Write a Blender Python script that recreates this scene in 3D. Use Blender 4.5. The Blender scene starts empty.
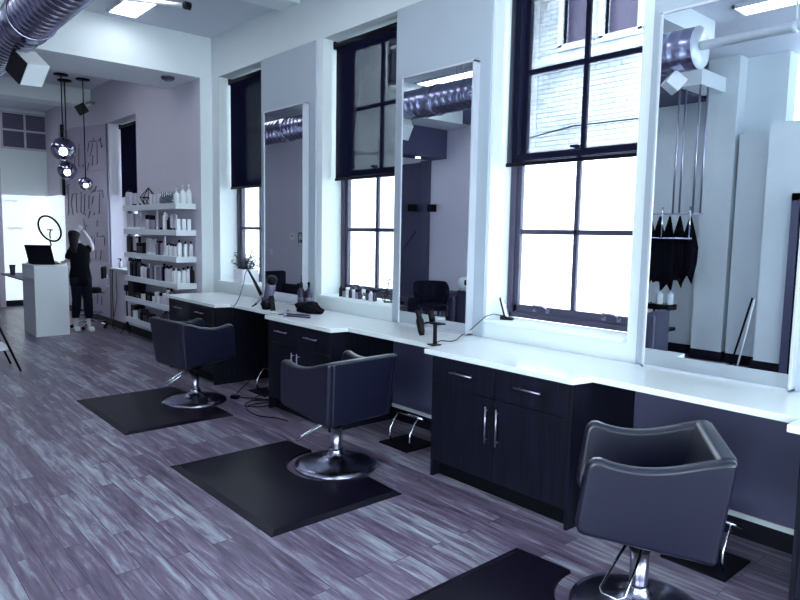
import bpy, bmesh, math, random
from mathutils import Vector, Matrix
random.seed(7)
PI = math.pi
SC = bpy.context.scene
COL = SC.collection

# ------------------------------------------------------------------ materials
def lin(c):
    return tuple(((v/255.0)/12.92 if v/255.0 <= 0.04045 else (((v/255.0)+0.055)/1.055)**2.4) for v in c)

MATS = {}
def mat(name, rgb, rough=0.5, metal=0.0, spec=0.5, emit=0.0, emit_rgb=None, bump=0.0, bscale=60.0, vary=0.0, vscale=3.0, coat=0.0, alpha=None):
    if name in MATS: return MATS[name]
    m = bpy.data.materials.new(name); m.use_nodes = True
    nt = m.node_tree; b = nt.nodes['Principled BSDF']
    c = lin(rgb)
    b.inputs['Base Color'].default_value = (*c, 1)
    b.inputs['Roughness'].default_value = rough
    b.inputs['Metallic'].default_value = metal
    b.inputs['Specular IOR Level'].default_value = spec
    b.inputs['Coat Weight'].default_value = coat; b.inputs['Coat Roughness'].default_value = 0.16
    if emit:
        b.inputs['Emission Color'].default_value = (*lin(emit_rgb or rgb), 1)
        b.inputs['Emission Strength'].default_value = emit
    tc = nt.nodes.new('ShaderNodeTexCoord')
    if vary or True:
        n = nt.nodes.new('ShaderNodeTexNoise'); n.inputs['Scale'].default_value = vscale; n.inputs['Detail'].default_value = 4
        nt.links.new(tc.outputs['Object'], n.inputs['Vector'])
        mx = nt.nodes.new('ShaderNodeMix'); mx.data_type = 'RGBA'
        v = vary or 0.03
        mx.inputs[6].default_value = (*[x*(1-v) for x in c], 1)
        mx.inputs[7].default_value = (*[min(1, x*(1+v)) for x in c], 1)
        nt.links.new(n.outputs['Fac'], mx.inputs[0]); nt.links.new(mx.outputs[2], b.inputs['Base Color'])
    if bump:
        n2 = nt.nodes.new('ShaderNodeTexNoise'); n2.inputs['Scale'].default_value = bscale; n2.inputs['Detail'].default_value = 3
        nt.links.new(tc.outputs['Object'], n2.inputs['Vector'])
        bp = nt.nodes.new('ShaderNodeBump'); bp.inputs['Strength'].default_value = bump; bp.inputs['Distance'].default_value = 0.01
        nt.links.new(n2.outputs['Fac'], bp.inputs['Height']); nt.links.new(bp.outputs['Normal'], b.inputs['Normal'])
    MATS[name] = m
    return m

WALL   = mat('wall_paint', (218, 226, 231), 0.7, bump=0.05, bscale=90)
WALLG  = mat('wall_grey_paint', (196, 190, 206), 0.7)
CEIL   = mat('ceiling_paint', (204, 208, 220), 0.8)
BOARD  = mat('pier_board_paint', (166, 176, 190), 0.5)
UNDER_SHADED  = mat('under_counter_shaded_wall', (84, 84, 116), 0.5)  # grey wall with the shade below the counter mixed into its colour
TRIMW  = mat('white_trim', (222, 230, 236), 0.45)
BASEB  = mat('black_cove_base', (16, 15, 29), 0.5, spec=0.2)
QUARTZ = mat('white_quartz', (236, 243, 246), 0.14, spec=0.6)
WINFR  = mat('dark_window_frame', (58, 54, 78), 0.4)
CHROME = mat('chrome', (205, 208, 222), 0.12, 1.0)
STEEL  = mat('brushed_steel', (168, 164, 186), 0.28, 1.0)
DUCT   = mat('galvanised_duct', (158, 156, 184), 0.27, 1.0, vary=0.12, vscale=5)
BLACK  = mat('black_plastic', (10, 9, 20), 0.45, spec=0.14)
DKFAB  = mat('dark_fabric', (18, 19, 36), 0.9, spec=0.15, bump=0.2, bscale=200)
BLKCLOTH = mat('black_cloth', (8, 8, 18), 0.95, spec=0.1, bump=0.2, bscale=150)
LEATHER = mat('slate_leather', (20, 21, 41), 0.34, spec=0.35, coat=0.35, bump=0.04, bscale=220)
GREYLEA = mat('grey_leather', (66, 66, 92), 0.4)
MATRUB = mat('black_rubber_mat', (17, 13, 29), 0.34, spec=0.2, bump=0.03, bscale=180)
WHITE  = mat('white_gloss', (228, 234, 240), 0.35)
WHITEL = mat('white_laminate', (222, 230, 238), 0.35)
PALEW  = mat('pale_lilac_plastic', (196, 190, 208), 0.4)
GREYW  = mat('grey_wood', (112, 106, 128), 0.5)
SKIN   = mat('skin', (196, 186, 196), 0.55)
HAIR   = mat('dark_hair', (12, 10, 22), 0.5, spec=0.2, bump=0.5, bscale=120)
MIRROR = mat('mirror_glass', (226, 232, 240), 0.0, 1.0); MIRROR.node_tree.nodes['Principled BSDF'].inputs['Base Color'].links and None
SILVER = mat('silver_frame', (196, 200, 212), 0.35, 0.3)
LIGHTP = mat('light_panel', (240, 248, 255), 0.5, emit=10.0, emit_rgb=(238, 244, 250))
BULB   = mat('warm_bulb', (240, 248, 255), 0.5, emit=20.0, emit_rgb=(230, 244, 250))
LEAF   = mat('dark_leaf', (40, 44, 60), 0.6)
POTM   = mat('pale_ceramic', (214, 216, 226), 0.5)
DARKBOX= mat('indigo_panel', (62, 62, 94), 0.55)
FROST  = mat('frosted_daylight', (232, 244, 248), 0.6, emit=0.74, emit_rgb=(226, 240, 244))
INK    = mat('lettering_metal', (92, 84, 112), 0.35, 0.6)
FAINT  = mat('faint_print', (170, 190, 200), 0.6)

def glass_mat(name, tint=(1, 1, 1), fac=0.08, rough=0.02):
    m = bpy.data.materials.new(name); m.use_nodes = True; nt = m.node_tree
    nt.nodes.remove(nt.nodes['Principled BSDF'])
    o = nt.nodes['Material Output']; mx = nt.nodes.new('ShaderNodeMixShader')
    t = nt.nodes.new('ShaderNodeBsdfTransparent'); t.inputs[0].default_value = (*tint, 1)
    g = nt.nodes.new('ShaderNodeBsdfGlossy'); g.inputs['Roughness'].default_value = rough
    lw = nt.nodes.new('ShaderNodeLayerWeight'); lw.inputs[0].default_value = 0.35
    mm = nt.nodes.new('ShaderNodeMath'); mm.operation = 'MULTIPLY_ADD'; mm.inputs[1].default_value = 0.6; mm.inputs[2].default_value = fac*0.5
    nt.links.new(lw.outputs['Fresnel'], mm.inputs[0]); nt.links.new(mm.outputs[0], mx.inputs[0])
    nt.links.new(t.outputs[0], mx.inputs[1]); nt.links.new(g.outputs[0], mx.inputs[2]); nt.links.new(mx.outputs[0], o.inputs['Surface'])
    return m
GLASS = glass_mat('window_glass', (0.97, 0.99, 1.0), 0.05)
CLEAR = glass_mat('clear_glass', (0.86, 0.9, 0.94), 0.3, 0.03)

def wood_mat(name, dark, light, rough=0.4):
    m = bpy.data.materials.new(name); m.use_nodes = True; nt = m.node_tree; b = nt.nodes['Principled BSDF']
    tc = nt.nodes.new('ShaderNodeTexCoord'); mp = nt.nodes.new('ShaderNodeMapping'); mp.inputs['Scale'].default_value = (30, 30, 0.9)
    n = nt.nodes.new('ShaderNodeTexNoise'); n.inputs['Scale'].default_value = 2.5; n.inputs['Detail'].default_value = 6
    r = nt.nodes.new('ShaderNodeValToRGB'); r.color_ramp.elements[0].position = .38; r.color_ramp.elements[1].position = .68
    r.color_ramp.elements[0].color = (*lin(dark), 1); r.color_ramp.elements[1].color = (*lin(light), 1)
    nt.links.new(tc.outputs['Object'], mp.inputs[0]); nt.links.new(mp.outputs[0], n.inputs['Vector']); nt.links.new(n.outputs['Fac'], r.inputs[0])
    nt.links.new(r.outputs[0], b.inputs['Base Color']); b.inputs['Roughness'].default_value = rough; b.inputs['Specular IOR Level'].default_value = 0.25
    return m
CABW = wood_mat('dark_cabinet_wood', (6, 7, 17), (20, 21, 42), 0.5)
CABIN = mat('cabinet_carcass', (7, 7, 16), 0.6, spec=0.15)

def floor_mat():
    m = bpy.data.materials.new('plank_floor'); m.use_nodes = True; nt = m.node_tree; b = nt.nodes['Principled BSDF']
    L = nt.links.new
    tc = nt.nodes.new('ShaderNodeTexCoord')
    sep = nt.nodes.new('ShaderNodeSeparateXYZ'); L(tc.outputs['Object'], sep.inputs[0])
    cmb = nt.nodes.new('ShaderNodeCombineXYZ'); L(sep.outputs['Y'], cmb.inputs['X']); L(sep.outputs['X'], cmb.inputs['Y'])
    br = nt.nodes.new('ShaderNodeTexBrick'); br.offset = 0.37; br.offset_frequency = 2
    br.inputs['Color1'].default_value = (0, 0, 0, 1); br.inputs['Color2'].default_value = (1, 1, 1, 1); br.inputs['Mortar'].default_value = (0.5, .5, .5, 1)
    br.inputs['Scale'].default_value = 1.0; br.inputs['Brick Width'].default_value = 1.22; br.inputs['Row Height'].default_value = 0.125
    br.inputs['Mortar Size'].default_value = 0.0016; br.inputs['Mortar Smooth'].default_value = 0.1; br.inputs['Bias'].default_value = 0.0
    L(cmb.outputs[0], br.inputs['Vector'])
    # grain
    mp = nt.nodes.new('ShaderNodeMapping'); mp.inputs['Scale'].default_value = (1.3, 13.0, 1.0)
    L(cmb.outputs[0], mp.inputs[0])
    add = nt.nodes.new('ShaderNodeVectorMath'); add.operation = 'ADD'
    sc = nt.nodes.new('ShaderNodeVectorMath'); sc.operation = 'SCALE'; sc.inputs['Scale'].default_value = 17.0
    L(br.outputs['Color'], sc.inputs[0]); L(mp.outputs[0], add.inputs[0]); L(sc.outputs[0], add.inputs[1])
    n = nt.nodes.new('ShaderNodeTexNoise'); n.inputs['Scale'].default_value = 1.9; n.inputs['Detail'].default_value = 9; n.inputs['Roughness'].default_value = 0.62; n.inputs['Distortion'].default_value = 0.45
    L(add.outputs[0], n.inputs['Vector'])
    mixv = nt.nodes.new('ShaderNodeMath'); mixv.operation = 'MULTIPLY_ADD'; mixv.inputs[1].default_value = 0.16; 
    L(br.outputs['Color'], mixv.inputs[0]); 
    mul = nt.nodes.new('ShaderNodeMath'); mul.operation = 'MULTIPLY'; mul.inputs[1].default_value = 0.84; L(n.outputs['Fac'], mul.inputs[0]); L(mul.outputs[0], mixv.inputs[2])
    r = nt.nodes.new('ShaderNodeValToRGB'); e = r.color_ramp.elements
    e[0].position = 0.26; e[0].color = (*lin((54, 45, 69)), 1); e[1].position = 0.74; e[1].color = (*lin((182, 190, 203)), 1)
    k = r.color_ramp.elements.new(0.5); k.color = (*lin((116, 102, 126)), 1)
    L(mixv.outputs[0], r.inputs[0])
    mx = nt.nodes.new('ShaderNodeMix'); mx.data_type = 'RGBA'; mx.inputs[7].default_value = (*lin((50, 44, 66)), 1)
    L(br.outputs['Fac'], mx.inputs[0]); L(r.outputs[0], mx.inputs[6]); L(mx.outputs[2], b.inputs['Base Color'])
    b.inputs['Roughness'].default_value = 0.32; b.inputs['Specular IOR Level'].default_value = 0.5
    bp = nt.nodes.new('ShaderNodeBump'); bp.inputs['Strength'].default_value = 0.12; bp.inputs['Distance'].default_value = 0.01
    L(n.outputs['Fac'], bp.inputs['Height']); L(bp.outputs['Normal'], b.inputs['Normal'])
    rr = nt.nodes.new('ShaderNodeMapRange'); rr.inputs['To Min'].default_value = 0.24; rr.inputs['To Max'].default_value = 0.46
    L(n.outputs['Fac'], rr.inputs['Value']); L(rr.outputs[0], b.inputs['Roughness'])
    return m
FLOORM = floor_mat()

def brick_mat(name, c1, c2, mort):
    m = bpy.data.materials.new(name); m.use_nodes = True; nt = m.node_tree; b = nt.nodes['Principled BSDF']; L = nt.links.new
    tc = nt.nodes.new('ShaderNodeTexCoord'); sep = nt.nodes.new('ShaderNodeSeparateXYZ'); L(tc.outputs['Object'], sep.inputs[0])
    cmb = nt.nodes.new('ShaderNodeCombineXYZ'); L(sep.outputs['Y'], cmb.inputs['X']); L(sep.outputs['Z'], cmb.inputs['Y'])
    br = nt.nodes.new('ShaderNodeTexBrick'); br.inputs['Scale'].default_value = 1.0
    br.inputs['Brick Width'].default_value = 0.24; br.inputs['Row Height'].default_value = 0.085; br.inputs['Mortar Size'].default_value = 0.007
    br.inputs['Color1'].default_value = (*lin(c1), 1); br.inputs['Color2'].default_value = (*lin(c2), 1); br.inputs['Mortar'].default_value = (*lin(mort), 1)
    L(cmb.outputs[0], br.inputs['Vector'])
    n = nt.nodes.new('ShaderNodeTexNoise'); n.inputs['Scale'].default_value = 1.4; n.inputs['Detail'].default_value = 5; L(tc.outputs['Object'], n.inputs['Vector'])
    mx = nt.nodes.new('ShaderNodeMix'); mx.data_type = 'RGBA'; mx.blend_type = 'MULTIPLY'; mx.inputs[0].default_value = 0.45
    r = nt.nodes.new('ShaderNodeValToRGB'); r.color_ramp.elements[0].position = .35; r.color_ramp.elements[0].color = (.55, .55, .6, 1); r.color_ramp.elements[1].position = .6
    L(n.outputs['Fac'], r.inputs[0]); L(br.outputs['Color'], mx.inputs[6]); L(r.outputs[0], mx.inputs[7]); L(mx.outputs[2], b.inputs['Base Color'])
    b.inputs['Roughness'].default_value = 0.9
    return m
BRICK = brick_mat('painted_brick', (226, 230, 234), (206, 212, 220), (128, 132, 146))

def blind_mat():
    # open-weave solar screen: the thread depth closes the holes at slanting angles
    m = bpy.data.materials.new('solar_screen'); m.use_nodes = True; nt = m.node_tree; L = nt.links.new
    nt.nodes.remove(nt.nodes['Principled BSDF']); o = nt.nodes['Material Output']
    d = nt.nodes.new('ShaderNodeBsdfDiffuse'); d.inputs[0].default_value = (*lin((20, 21, 42)), 1)
    t = nt.nodes.new('ShaderNodeBsdfTransparent'); t.inputs[0].default_value = (0.92, 0.96, 1, 1)
    lw = nt.nodes.new('ShaderNodeLayerWeight'); lw.inputs[0].default_value = 0.5   # facing = 1-|cos|
    mr = nt.nodes.new('ShaderNodeMapRange'); mr.inputs['From Min'].default_value = 0.14; mr.inputs['From Max'].default_value = 0.60
    mr.inputs['To Min'].default_value = 1.0; mr.inputs['To Max'].default_value = 0.0
    L(lw.outputs['Facing'], mr.inputs['Value'])
    pw = nt.nodes.new('ShaderNodeMath'); pw.operation = 'POWER'; pw.inputs[1].default_value = 2.4; L(mr.outputs[0], pw.inputs[0])
    ml_ = nt.nodes.new('ShaderNodeMath'); ml_.operation = 'MULTIPLY_ADD'; ml_.inputs[1].default_value = 0.27; ml_.inputs[2].default_value = 0.002; L(pw.outputs[0], ml_.inputs[0])
    mx = nt.nodes.new('ShaderNodeMixShader'); L(ml_.outputs[0], mx.inputs[0]); L(d.outputs[0], mx.inputs[1]); L(t.outputs[0], mx.inputs[2]); L(mx.outputs[0], o.inputs['Surface'])
    return m
BLIND = blind_mat()

# ------------------------------------------------------------------ mesh helpers
class MB:
    def __init__(s): s.bm = bmesh.new(); s.mi = 0
    def _tag(s, faces):
        for f in faces: f.material_index = s.mi
    def box(s, x0, x1, y0, y1, z0, z1, M=None):
        vs = [s.bm.verts.new((x, y, z)) for z in (z0, z1) for y in (y0, y1) for x in (x0, x1)]
        idx = [(0, 2, 3, 1), (4, 5, 7, 6), (0, 1, 5, 4), (2, 6, 7, 3), (0, 4, 6, 2), (1, 3, 7, 5)]
        fs = [s.bm.faces.new([vs[i] for i in q]) for q in idx]; s._tag(fs)
        if M:
            for v in vs: v.co = M @ v.co
        return s
    def prism(s, pts, axis, a, b, fn=None):
        """pts 2-D outline, extruded along axis from a to b. axis 0:x (pts=y,z) 1:y (pts=x,z) 2:z (pts=x,y)"""
        def mk(p, t):
            if axis == 0: return (t, p[0], p[1])
            if axis == 1: return (p[0], t, p[1])
            return (p[0], p[1], t)
        A = [s.bm.verts.new(mk(p, a)) for p in pts]; B = [s.bm.verts.new(mk(p, b)) for p in pts]
        fs = [s.bm.faces.new(A[::-1]), s.bm.faces.new(B)]
        n = len(pts)
        for i in range(n): fs.append(s.bm.faces.new((A[i], A[(i+1) % n], B[(i+1) % n], B[i])))
        s._tag(fs)
        if fn:
            for v in A+B: v.co = fn(v.co)
        return s
    def lathe(s, prof, c=(0, 0, 0), seg=24, axis='z', M=None, smooth=True, squash=(1, 1)):
        rings = []
        vs = []
        for r, z in prof:
            if r < 1e-5:
                v = s.bm.verts.new((0, 0, z)); rings.append([v]); vs.append(v)
            else:
                ring = [s.bm.verts.new((r*math.cos(2*PI*i/seg)*squash[0], r*math.sin(2*PI*i/seg)*squash[1], z)) for i in range(seg)]
                rings.append(ring); vs += ring
        fs = []
        for a, b in zip(rings[:-1], rings[1:]):
            for i in range(seg):
                j = (i+1) % seg
                if len(a) == 1 and len(b) == 1: continue
                if len(a) == 1: fs.append(s.bm.faces.new((a[0], b[j], b[i])))
                elif len(b) == 1: fs.append(s.bm.faces.new((a[i], a[j], b[0])))
                else: fs.append(s.bm.faces.new((a[i], a[j], b[j], b[i])))
        for f in fs: f.smooth = smooth
        s._tag(fs)
        Mx = M or Matrix.Identity(4)
        if axis == 'y': R = Matrix.Rotation(-PI/2, 4, 'X')
        elif axis == 'x': R = Matrix.Rotation(PI/2, 4, 'Y')
        else: R = Matrix.Identity(4)
        T = Matrix.Translation(Vector(c))
        for v in vs: v.co = T @ (Mx @ (R @ v.co))
        return s
    def cyl(s, c, r, h, axis='z', seg=20, M=None):
        return s.lathe([(0, 0), (r, 0), (r, h), (0, h)], c, seg, axis, M, True)
    def tube(s, pts, r, seg=8, closed=False, r2=None):
        P = [Vector(p) for p in pts]; n = len(P); rings = []
        up0 = None
        for i, p in enumerate(P):
            if closed: d = (P[(i+1) % n]-P[i-1]).normalized()
            else: d = (P[min(i+1, n-1)]-P[max(i-1, 0)]).normalized()
            if up0 is None:
                up0 = Vector((0, 0, 1)) if abs(d.z) < 0.9 else Vector((1, 0, 0))
            u = (up0 - d*up0.dot(d)).normalized(); w = d.cross(u); up0 = u
            rr = r if r2 is None else r+(r2-r)*i/(n-1)
            rings.append([s.bm.verts.new(p+u*rr*math.cos(2*PI*k/seg)+w*rr*math.sin(2*PI*k/seg)) for k in range(seg)])
        fs = []
        prs = list(zip(rings[:-1], rings[1:])) + ([(rings[-1], rings[0])] if closed else [])
        for a, b in prs:
            for k in range(seg):
                fs.append(s.bm.faces.new((a[k], a[(k+1) % seg], b[(k+1) % seg], b[k])))
        if not closed:
            fs.append(s.bm.faces.new(rings[0][::-1])); fs.append(s.bm.faces.new(rings[-1]))
        for f in fs: f.smooth = True
        s._tag(fs); return s
    def quad(s, a, b, c, d):
        f = s.bm.faces.new([s.bm.verts.new(p) for p in (a, b, c, d)]); s._tag([f]); return s
    def build(s, name, mats, parent=None, bevel=0, seg=2, smooth=False, loc=None):
        me = bpy.data.meshes.new(name)
        bmesh.ops.recalc_face_normals(s.bm, faces=s.bm.faces[:])
        s.bm.to_mesh(me); s.bm.free()
        o = bpy.data.objects.new(name, me); COL.objects.link(o)
        for m in (mats if isinstance(mats, (list, tuple)) else [mats]): me.materials.append(m)
        if smooth:
            for p in me.polygons: p.use_smooth = True
        if bevel:
            b = o.modifiers.new('bevel', 'BEVEL'); b.width = bevel; b.segments = seg; b.limit_method = 'ANGLE'; b.angle_limit = math.radians(35)
            b.harden_normals = False
            if smooth:
                w = o.modifiers.new('wn', 'WEIGHTED_NORMAL'); w.keep_sharp = False
        if parent: o.parent = parent
        if loc: o.location = loc
        return o

def thing(name, label, cat, loc=(0, 0, 0), rz=0, group=None):
    o = bpy.data.objects.new(name, None); COL.objects.link(o); o.empty_display_size = 0.1
    o.location = loc; o.rotation_euler = (0, 0, rz); o['label'] = label; o['category'] = cat
    if group: o['group'] = group
    return o
def tag(o, label, cat, group=None, kind=None):
    o['label'] = label; o['category'] = cat
    if group: o['group'] = group
    if kind: o['kind'] = kind
    return o
def struct(o, label=None, cat=None):
    o['kind'] = 'structure'
    if label: o['label'] = label
    if cat: o['category'] = cat
    return o
def dup(root, loc, rz, label, group=None):
    r = root.copy(); COL.objects.link(r); r.location = loc; r.rotation_euler = (0, 0, rz); r['label'] = label
    if group: r['group'] = group
    for ch in list(root.children):
        c = ch.copy(); COL.objects.link(c); c.parent = r
        for g in list(ch.children):
            d = g.copy(); COL.objects.link(d); d.parent = c
    return r
def box(name, m, x0, x1, y0, y1, z0, z1, parent=None, bevel=0):
    return MB().box(x0, x1, y0, y1, z0, z1).build(name, m, parent, bevel)

# ------------------------------------------------------------------ setting
WX = 3.89; BX = 3.735; CH = 4.15; OX = 4.24
struct(box('floor', FLOORM, -3.2, 4.3, -3.1, 16.2, -0.1, 0.0), 'grey wood plank floor running along the windows', 'floor')
struct(box('ceiling', CEIL, -3.2, 4.3, -3.1, 16.2, CH, CH+0.15), 'pale smooth ceiling above the salon', 'ceiling')
WINS = [(7.98, 6.87), (5.66, 4.52), (3.385, 2.18), (1.03, -0.22), (-1.32, -2.6)]
SILL, HEAD = 1.05, 3.64
def wall_x(m, xa, xb, y0, y1, z0, z1, ops, mb=None):
    """wall parallel to Y with openings (ya,yb,za,zb)"""
    mb = mb or MB()
    ys = sorted([y0, y1] + [v for o in ops for v in o[:2]])
    for a, b in zip(ys[:-1], ys[1:]):
        if b-a < 1e-4: continue
        op = [o for o in ops if min(o[:2]) <= (a+b)/2 <= max(o[:2])]
        if op:
            mb.box(xa, xb, a, b, z0, op[0][2]); mb.box(xa, xb, a, b, op[0][3], z1)
        else: mb.box(xa, xb, a, b, z0, z1)
    return mb
mb = wall_x(None, WX, OX, -3.1, 8.19, 0, CH, [(b, a, SILL-0.03, HEAD) for a, b in WINS])
mb.box(BX, OX, 8.19, 8.2, 0, CH)
struct(mb.build('wall_right', WALL), 'long pale wall holding the tall windows', 'wall')
WALL_SHADED = mat('shaded_wall_paint', (210, 204, 220), 0.7, bump=0.05, bscale=90)  # same pale wall, purple tint of the shade put into the colour
struct(wall_x(None, BX+.0005, OX, 8.2, 15.9, 0, CH, [(10.5, 11.8, 0.99, 3.47)]).build('wall_right_far', WALL_SHADED), 'pale wall with painted-in lilac shade behind the product shelves and lettered panel', 'wall')
FX = 15.9
struct(box('wall_back', WALL, -3.2, OX, FX, FX+0.3, 0, CH), 'pale wall at the far end behind the reception', 'wall')
# opposite side of the room (seen in the mirrors)
mb = MB()
mb.box(-2.25, -1.95, 3.28, 8.19, 0, CH)
mb.box(-1.95, -1.70, 3.80, 4.22, 0, CH)
mb.box(-1.95, -1.70, 3.05, 3.74, 0, 3.10)
mb.box(-3.2, -1.95, 2.9, 3.28, 0, 3.10)
mb.box(-1.95, -1.45, 1.7, 3.28, 0, 3.17)
mb.box(-3.2, -3.1, 1.7, 3.3, 0, CH)
mb.box(-3.2, -3.1, -3.1, -2.6, 0, CH).box(-3.2, -3.1, -2.6, 1.7, 0, .4).box(-3.2, -3.1, -2.6, 1.7, 2.95, CH)  # opening added out of view to let daylight onto the floor
struct(mb.build('wall_left', WALL), 'pale wall with a column and a low partition across from the mirrors', 'wall')
struct(box('wall_left_far', WALL_SHADED, -3.2, -1.27, 8.195, 15.9, 0, CH), 'pale wall with painted-in lilac shade across from the product shelves', 'wall')
mb = MB()   # shop front behind the photographer
for a, b in ((-3.2, -1.4), (0.9, 1.15), (3.3, OX)): mb.box(a, b, -3.1, -2.95, 0, CH)
mb.box(-1.4, 3.3, -3.1, -2.95, 3.2, CH); mb.box(-1.4, 3.3, -3.1, -2.95, 0, 0.35)
struct(mb.build('wall_front', WALL), 'pale wall with two wide shop windows', 'wall')
# beams
for n, (ya, yb, zb, lab) in enumerate([(8.19, 9.15, 3.635, 'deep pale ceiling beam before the pendant lamps'), (12.72, 13.2, 3.87, 'shallow pale ceiling beam behind the pendant lamps'), (3.45, 3.9, 3.92, 'shallow pale ceiling beam seen in the nearest mirror'), (6.10, 6.45, 4.08, 'very shallow pale ceiling rib above the farthest pier board')]):
    x1 = WX if ya < 8 else BX
    struct(box('trim_%d' % (n+1), WALL, {3.45: -0.1, 6.10: -1.95}.get(ya, -1.27), x1, ya, yb, zb, CH), lab, 'beam')
# pier boards behind mirrors
BOARDS = [(6.87, 5.756), (4.50, 3.40), (2.104, 1.05)]
ordn = ['farthest', 'middle', 'nearest']
for n, (a, b) in enumerate(BOARDS):
    struct(box('trim_%d' % (n+21), BOARD, 3.87, 3.895, b, a, 0.0, HEAD+0.0, bevel=0.004), 'tall grey board behind the %s mirror' % ordn[n], 'panel')
# baseboards
mb = MB()
mb.box(3.868, WX+.002, -3, 8.19, 0, 0.12); mb.mi = 0
mb.box(BX-0.015, BX+.002, 8.19, 15.9, 0, 0.12)
struct(mb.build('baseboard_right', BASEB), 'black base strip along the window wall', 'baseboard')
struct(box('trim_7', TRIMW, 3.845, WX, -3, 8.18, 0.12, 0.15), 'white ledge strip above the black base under the counter', 'trim')
struct(box('wall_under_counter', UNDER_SHADED, 3.855, 3.89, -3, 7.9, 0.15, 0.865), 'wall under the counter with shade painted into its grey', 'panel')
struct(box('baseboard_back', BASEB, -1.27, BX, FX-0.015, FX+.002, 0, 0.13), 'black base strip at the far wall', 'baseboard')
mb = MB()
mb.box(-1.955, -1.935, 3.74, 3.80, 0, .135).box(-1.955, -1.935, 4.22, 8.19, 0, .135).box(-1.705, -1.685, 3.785, 4.235, 0, .135).box(-1.95, -1.69, 3.785, 3.80, 0, .135).box(-1.95, -1.69, 4.22, 4.235, 0, .135)
mb.box(-1.27, -1.255, 8.19, 15.9, 0, .135).box(-1.705, -1.685, 3.27, 3.74, 0, .135).box(-1.455, -1.435, 1.7, 3.28, 0, .135).box(-1.7, -1.435, 3.28, 3.295, 0, .135)
struct(mb.build('baseboard_left', BASEB), 'black base strip across from the mirrors', 'baseboard')

# windows
def window(n, ya, yb, x, z0, z1, blind, label, blab, handles=True, glass=True):
    """ya > yb ; frame in plane x..x+0.08"""
    t = thing('window_%d' % n, label, 'window', (x, (ya+yb)/2, z0)); t['kind'] = 'structure'
    w = (ya-yb)/2; h = z1-z0
    mb = MB(); f = 0.055
    mb.box(0, .10, -w, -w+f, 0, h).box(0, .10, w-f, w, 0, h).box(0, .10, -w, w, 0, 0.045).box(0, .10, -w, w, h-f, h)
    mb.build('window_frame', WINFR, t, 0.006)
    s = 0.045; mid = 2.30-z0 if z1 > 3.5 else h*0.5
    def sash(za, zb, x0, muntin):
        m = MB(); i = w-f+0.005
        m.box(x0, x0+.04, -i, -i+s, za, zb).box(x0, x0+.04, i-s, i, za, zb).box(x0, x0+.04, -i, i, za, za+s*1.4).box(x0, x0+.04, -i, i, zb-s, zb)
        m.box(x0+.005, x0+.035, -0.019, 0.019, za, zb).box(x0+.005, x0+.035, -i, i, muntin-.019, muntin+.019)
        so = m.build('sash', WINFR, t, 0.004)
        g = MB(); g.box(x0+.018, x0+.022, -i+.01, i-.01, za+.01, zb-.01).build('pane', GLASS, so)
        return so
    lo = sash(0.04, mid+0.03, 0.02, 1.73-z0 if z1 > 3.5 else h*.25)
    sash(mid-0.02, h-f+.01, 0.058, 2.96-z0 if z1 > 3.5 else h*.75)
    if handles:
        for yy in (-w*0.55, w*0.45):
            y = yy; q = []
            pts = [(0.02, y-.06, .075), (-.015, y-.06, .10), (-.03, y-.045, .115), (-.03, y+.045, .115), (-.015, y+.06, .10), (0.02, y+.06, .075)]
            mb = MB(); mb.tube(pts, 0.006, 8); mb.box(.012, .022, y-.075, y-.045, .06, .09).box(.012, .022, y+.045, y+.075, .06, .09)
            mb.build('lift_handle', STEEL, lo)
    mb = MB(); mb.cyl((0.0, 0, mid+0.03), .02, .02, 'z', 12).box(-.02, .02, -.012, .05, mid+.045, mid+.06)
    mb.build('sash_lock', WINFR, lo)
    if blind:
        zb, inset = blind
        b = thing('roller_blind', blab, 'blind', (x-0.095, (ya+yb)/2, zb))
        hh = z1-zb-0.03; wi = w-inset
        m = MB(); m.quad((0, -wi, 0), (0, wi, 0), (0, wi, hh-.03), (0, -wi, hh-.03)); m.build('screen_cloth', BLIND, b)
        m = MB(); m.cyl((0.012, -wi-.02, hh-.02), .028, 2*wi+.04, 'y', 16); m.build('roller_tube', BLACK, b)
        m = MB(); m.box(-.008, .008, -wi-.005, wi+.005, -.022, .006); m.build('hem_bar', BLACK, b, .004)
        MB().box(-.02, .06, wi+.015, wi+.03, hh-.06, hh+.02).build('bracket', BLACK, b, .003); MB().box(-.02, .06, -wi-.03, -wi-.015, hh-.06, hh+.02).build('bracket', BLACK, b, .003)
    return t
wl = ['farthest tall window of the mirror wall, beside the shelf corner', 'tall window between the farthest and the middle mirror', 'tall window between the middle and the nearest mirror', 'tall window past the nearest mirror', 'tall window nearest the shop front']
bl = ['dark roller blind drawn halfway on the farthest window of the mirror wall', 'dark roller blind drawn halfway on the window between the farthest and middle mirror', 'sheer dark roller blind with brick building showing through, beside the nearest mirror', 'dark roller blind on the window past the nearest mirror', 'dark roller blind on the window nearest the shop front']
for n, (a, b) in enumerate(WINS):
    window(n+1, a, b, 4.13, SILL, HEAD, (2.25, 0.032), wl[n], bl[n])
    s = MB(); s.box(3.848, 4.13, b+.003, a-.003, SILL-.03, SILL).build('trim_%d' % (n+8), TRIMW, None, .006); struct(bpy.data.objects['trim_%d' % (n+8)], 'white sill of the %s' % wl[n], 'sill')
window(6, 11.8, 10.5, 4.02, 1.02, 3.47, (2.25, 0.03), 'window behind the product shelves beside the lettered panel', 'dark roller blind on the window behind the product shelves', handles=False)
struct(MB().box(BX-.03, 4.02, 10.47, 11.83, .99, 1.02).build('trim_14', TRIMW, None, .005), 'white sill behind the product shelves', 'sill')
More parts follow.
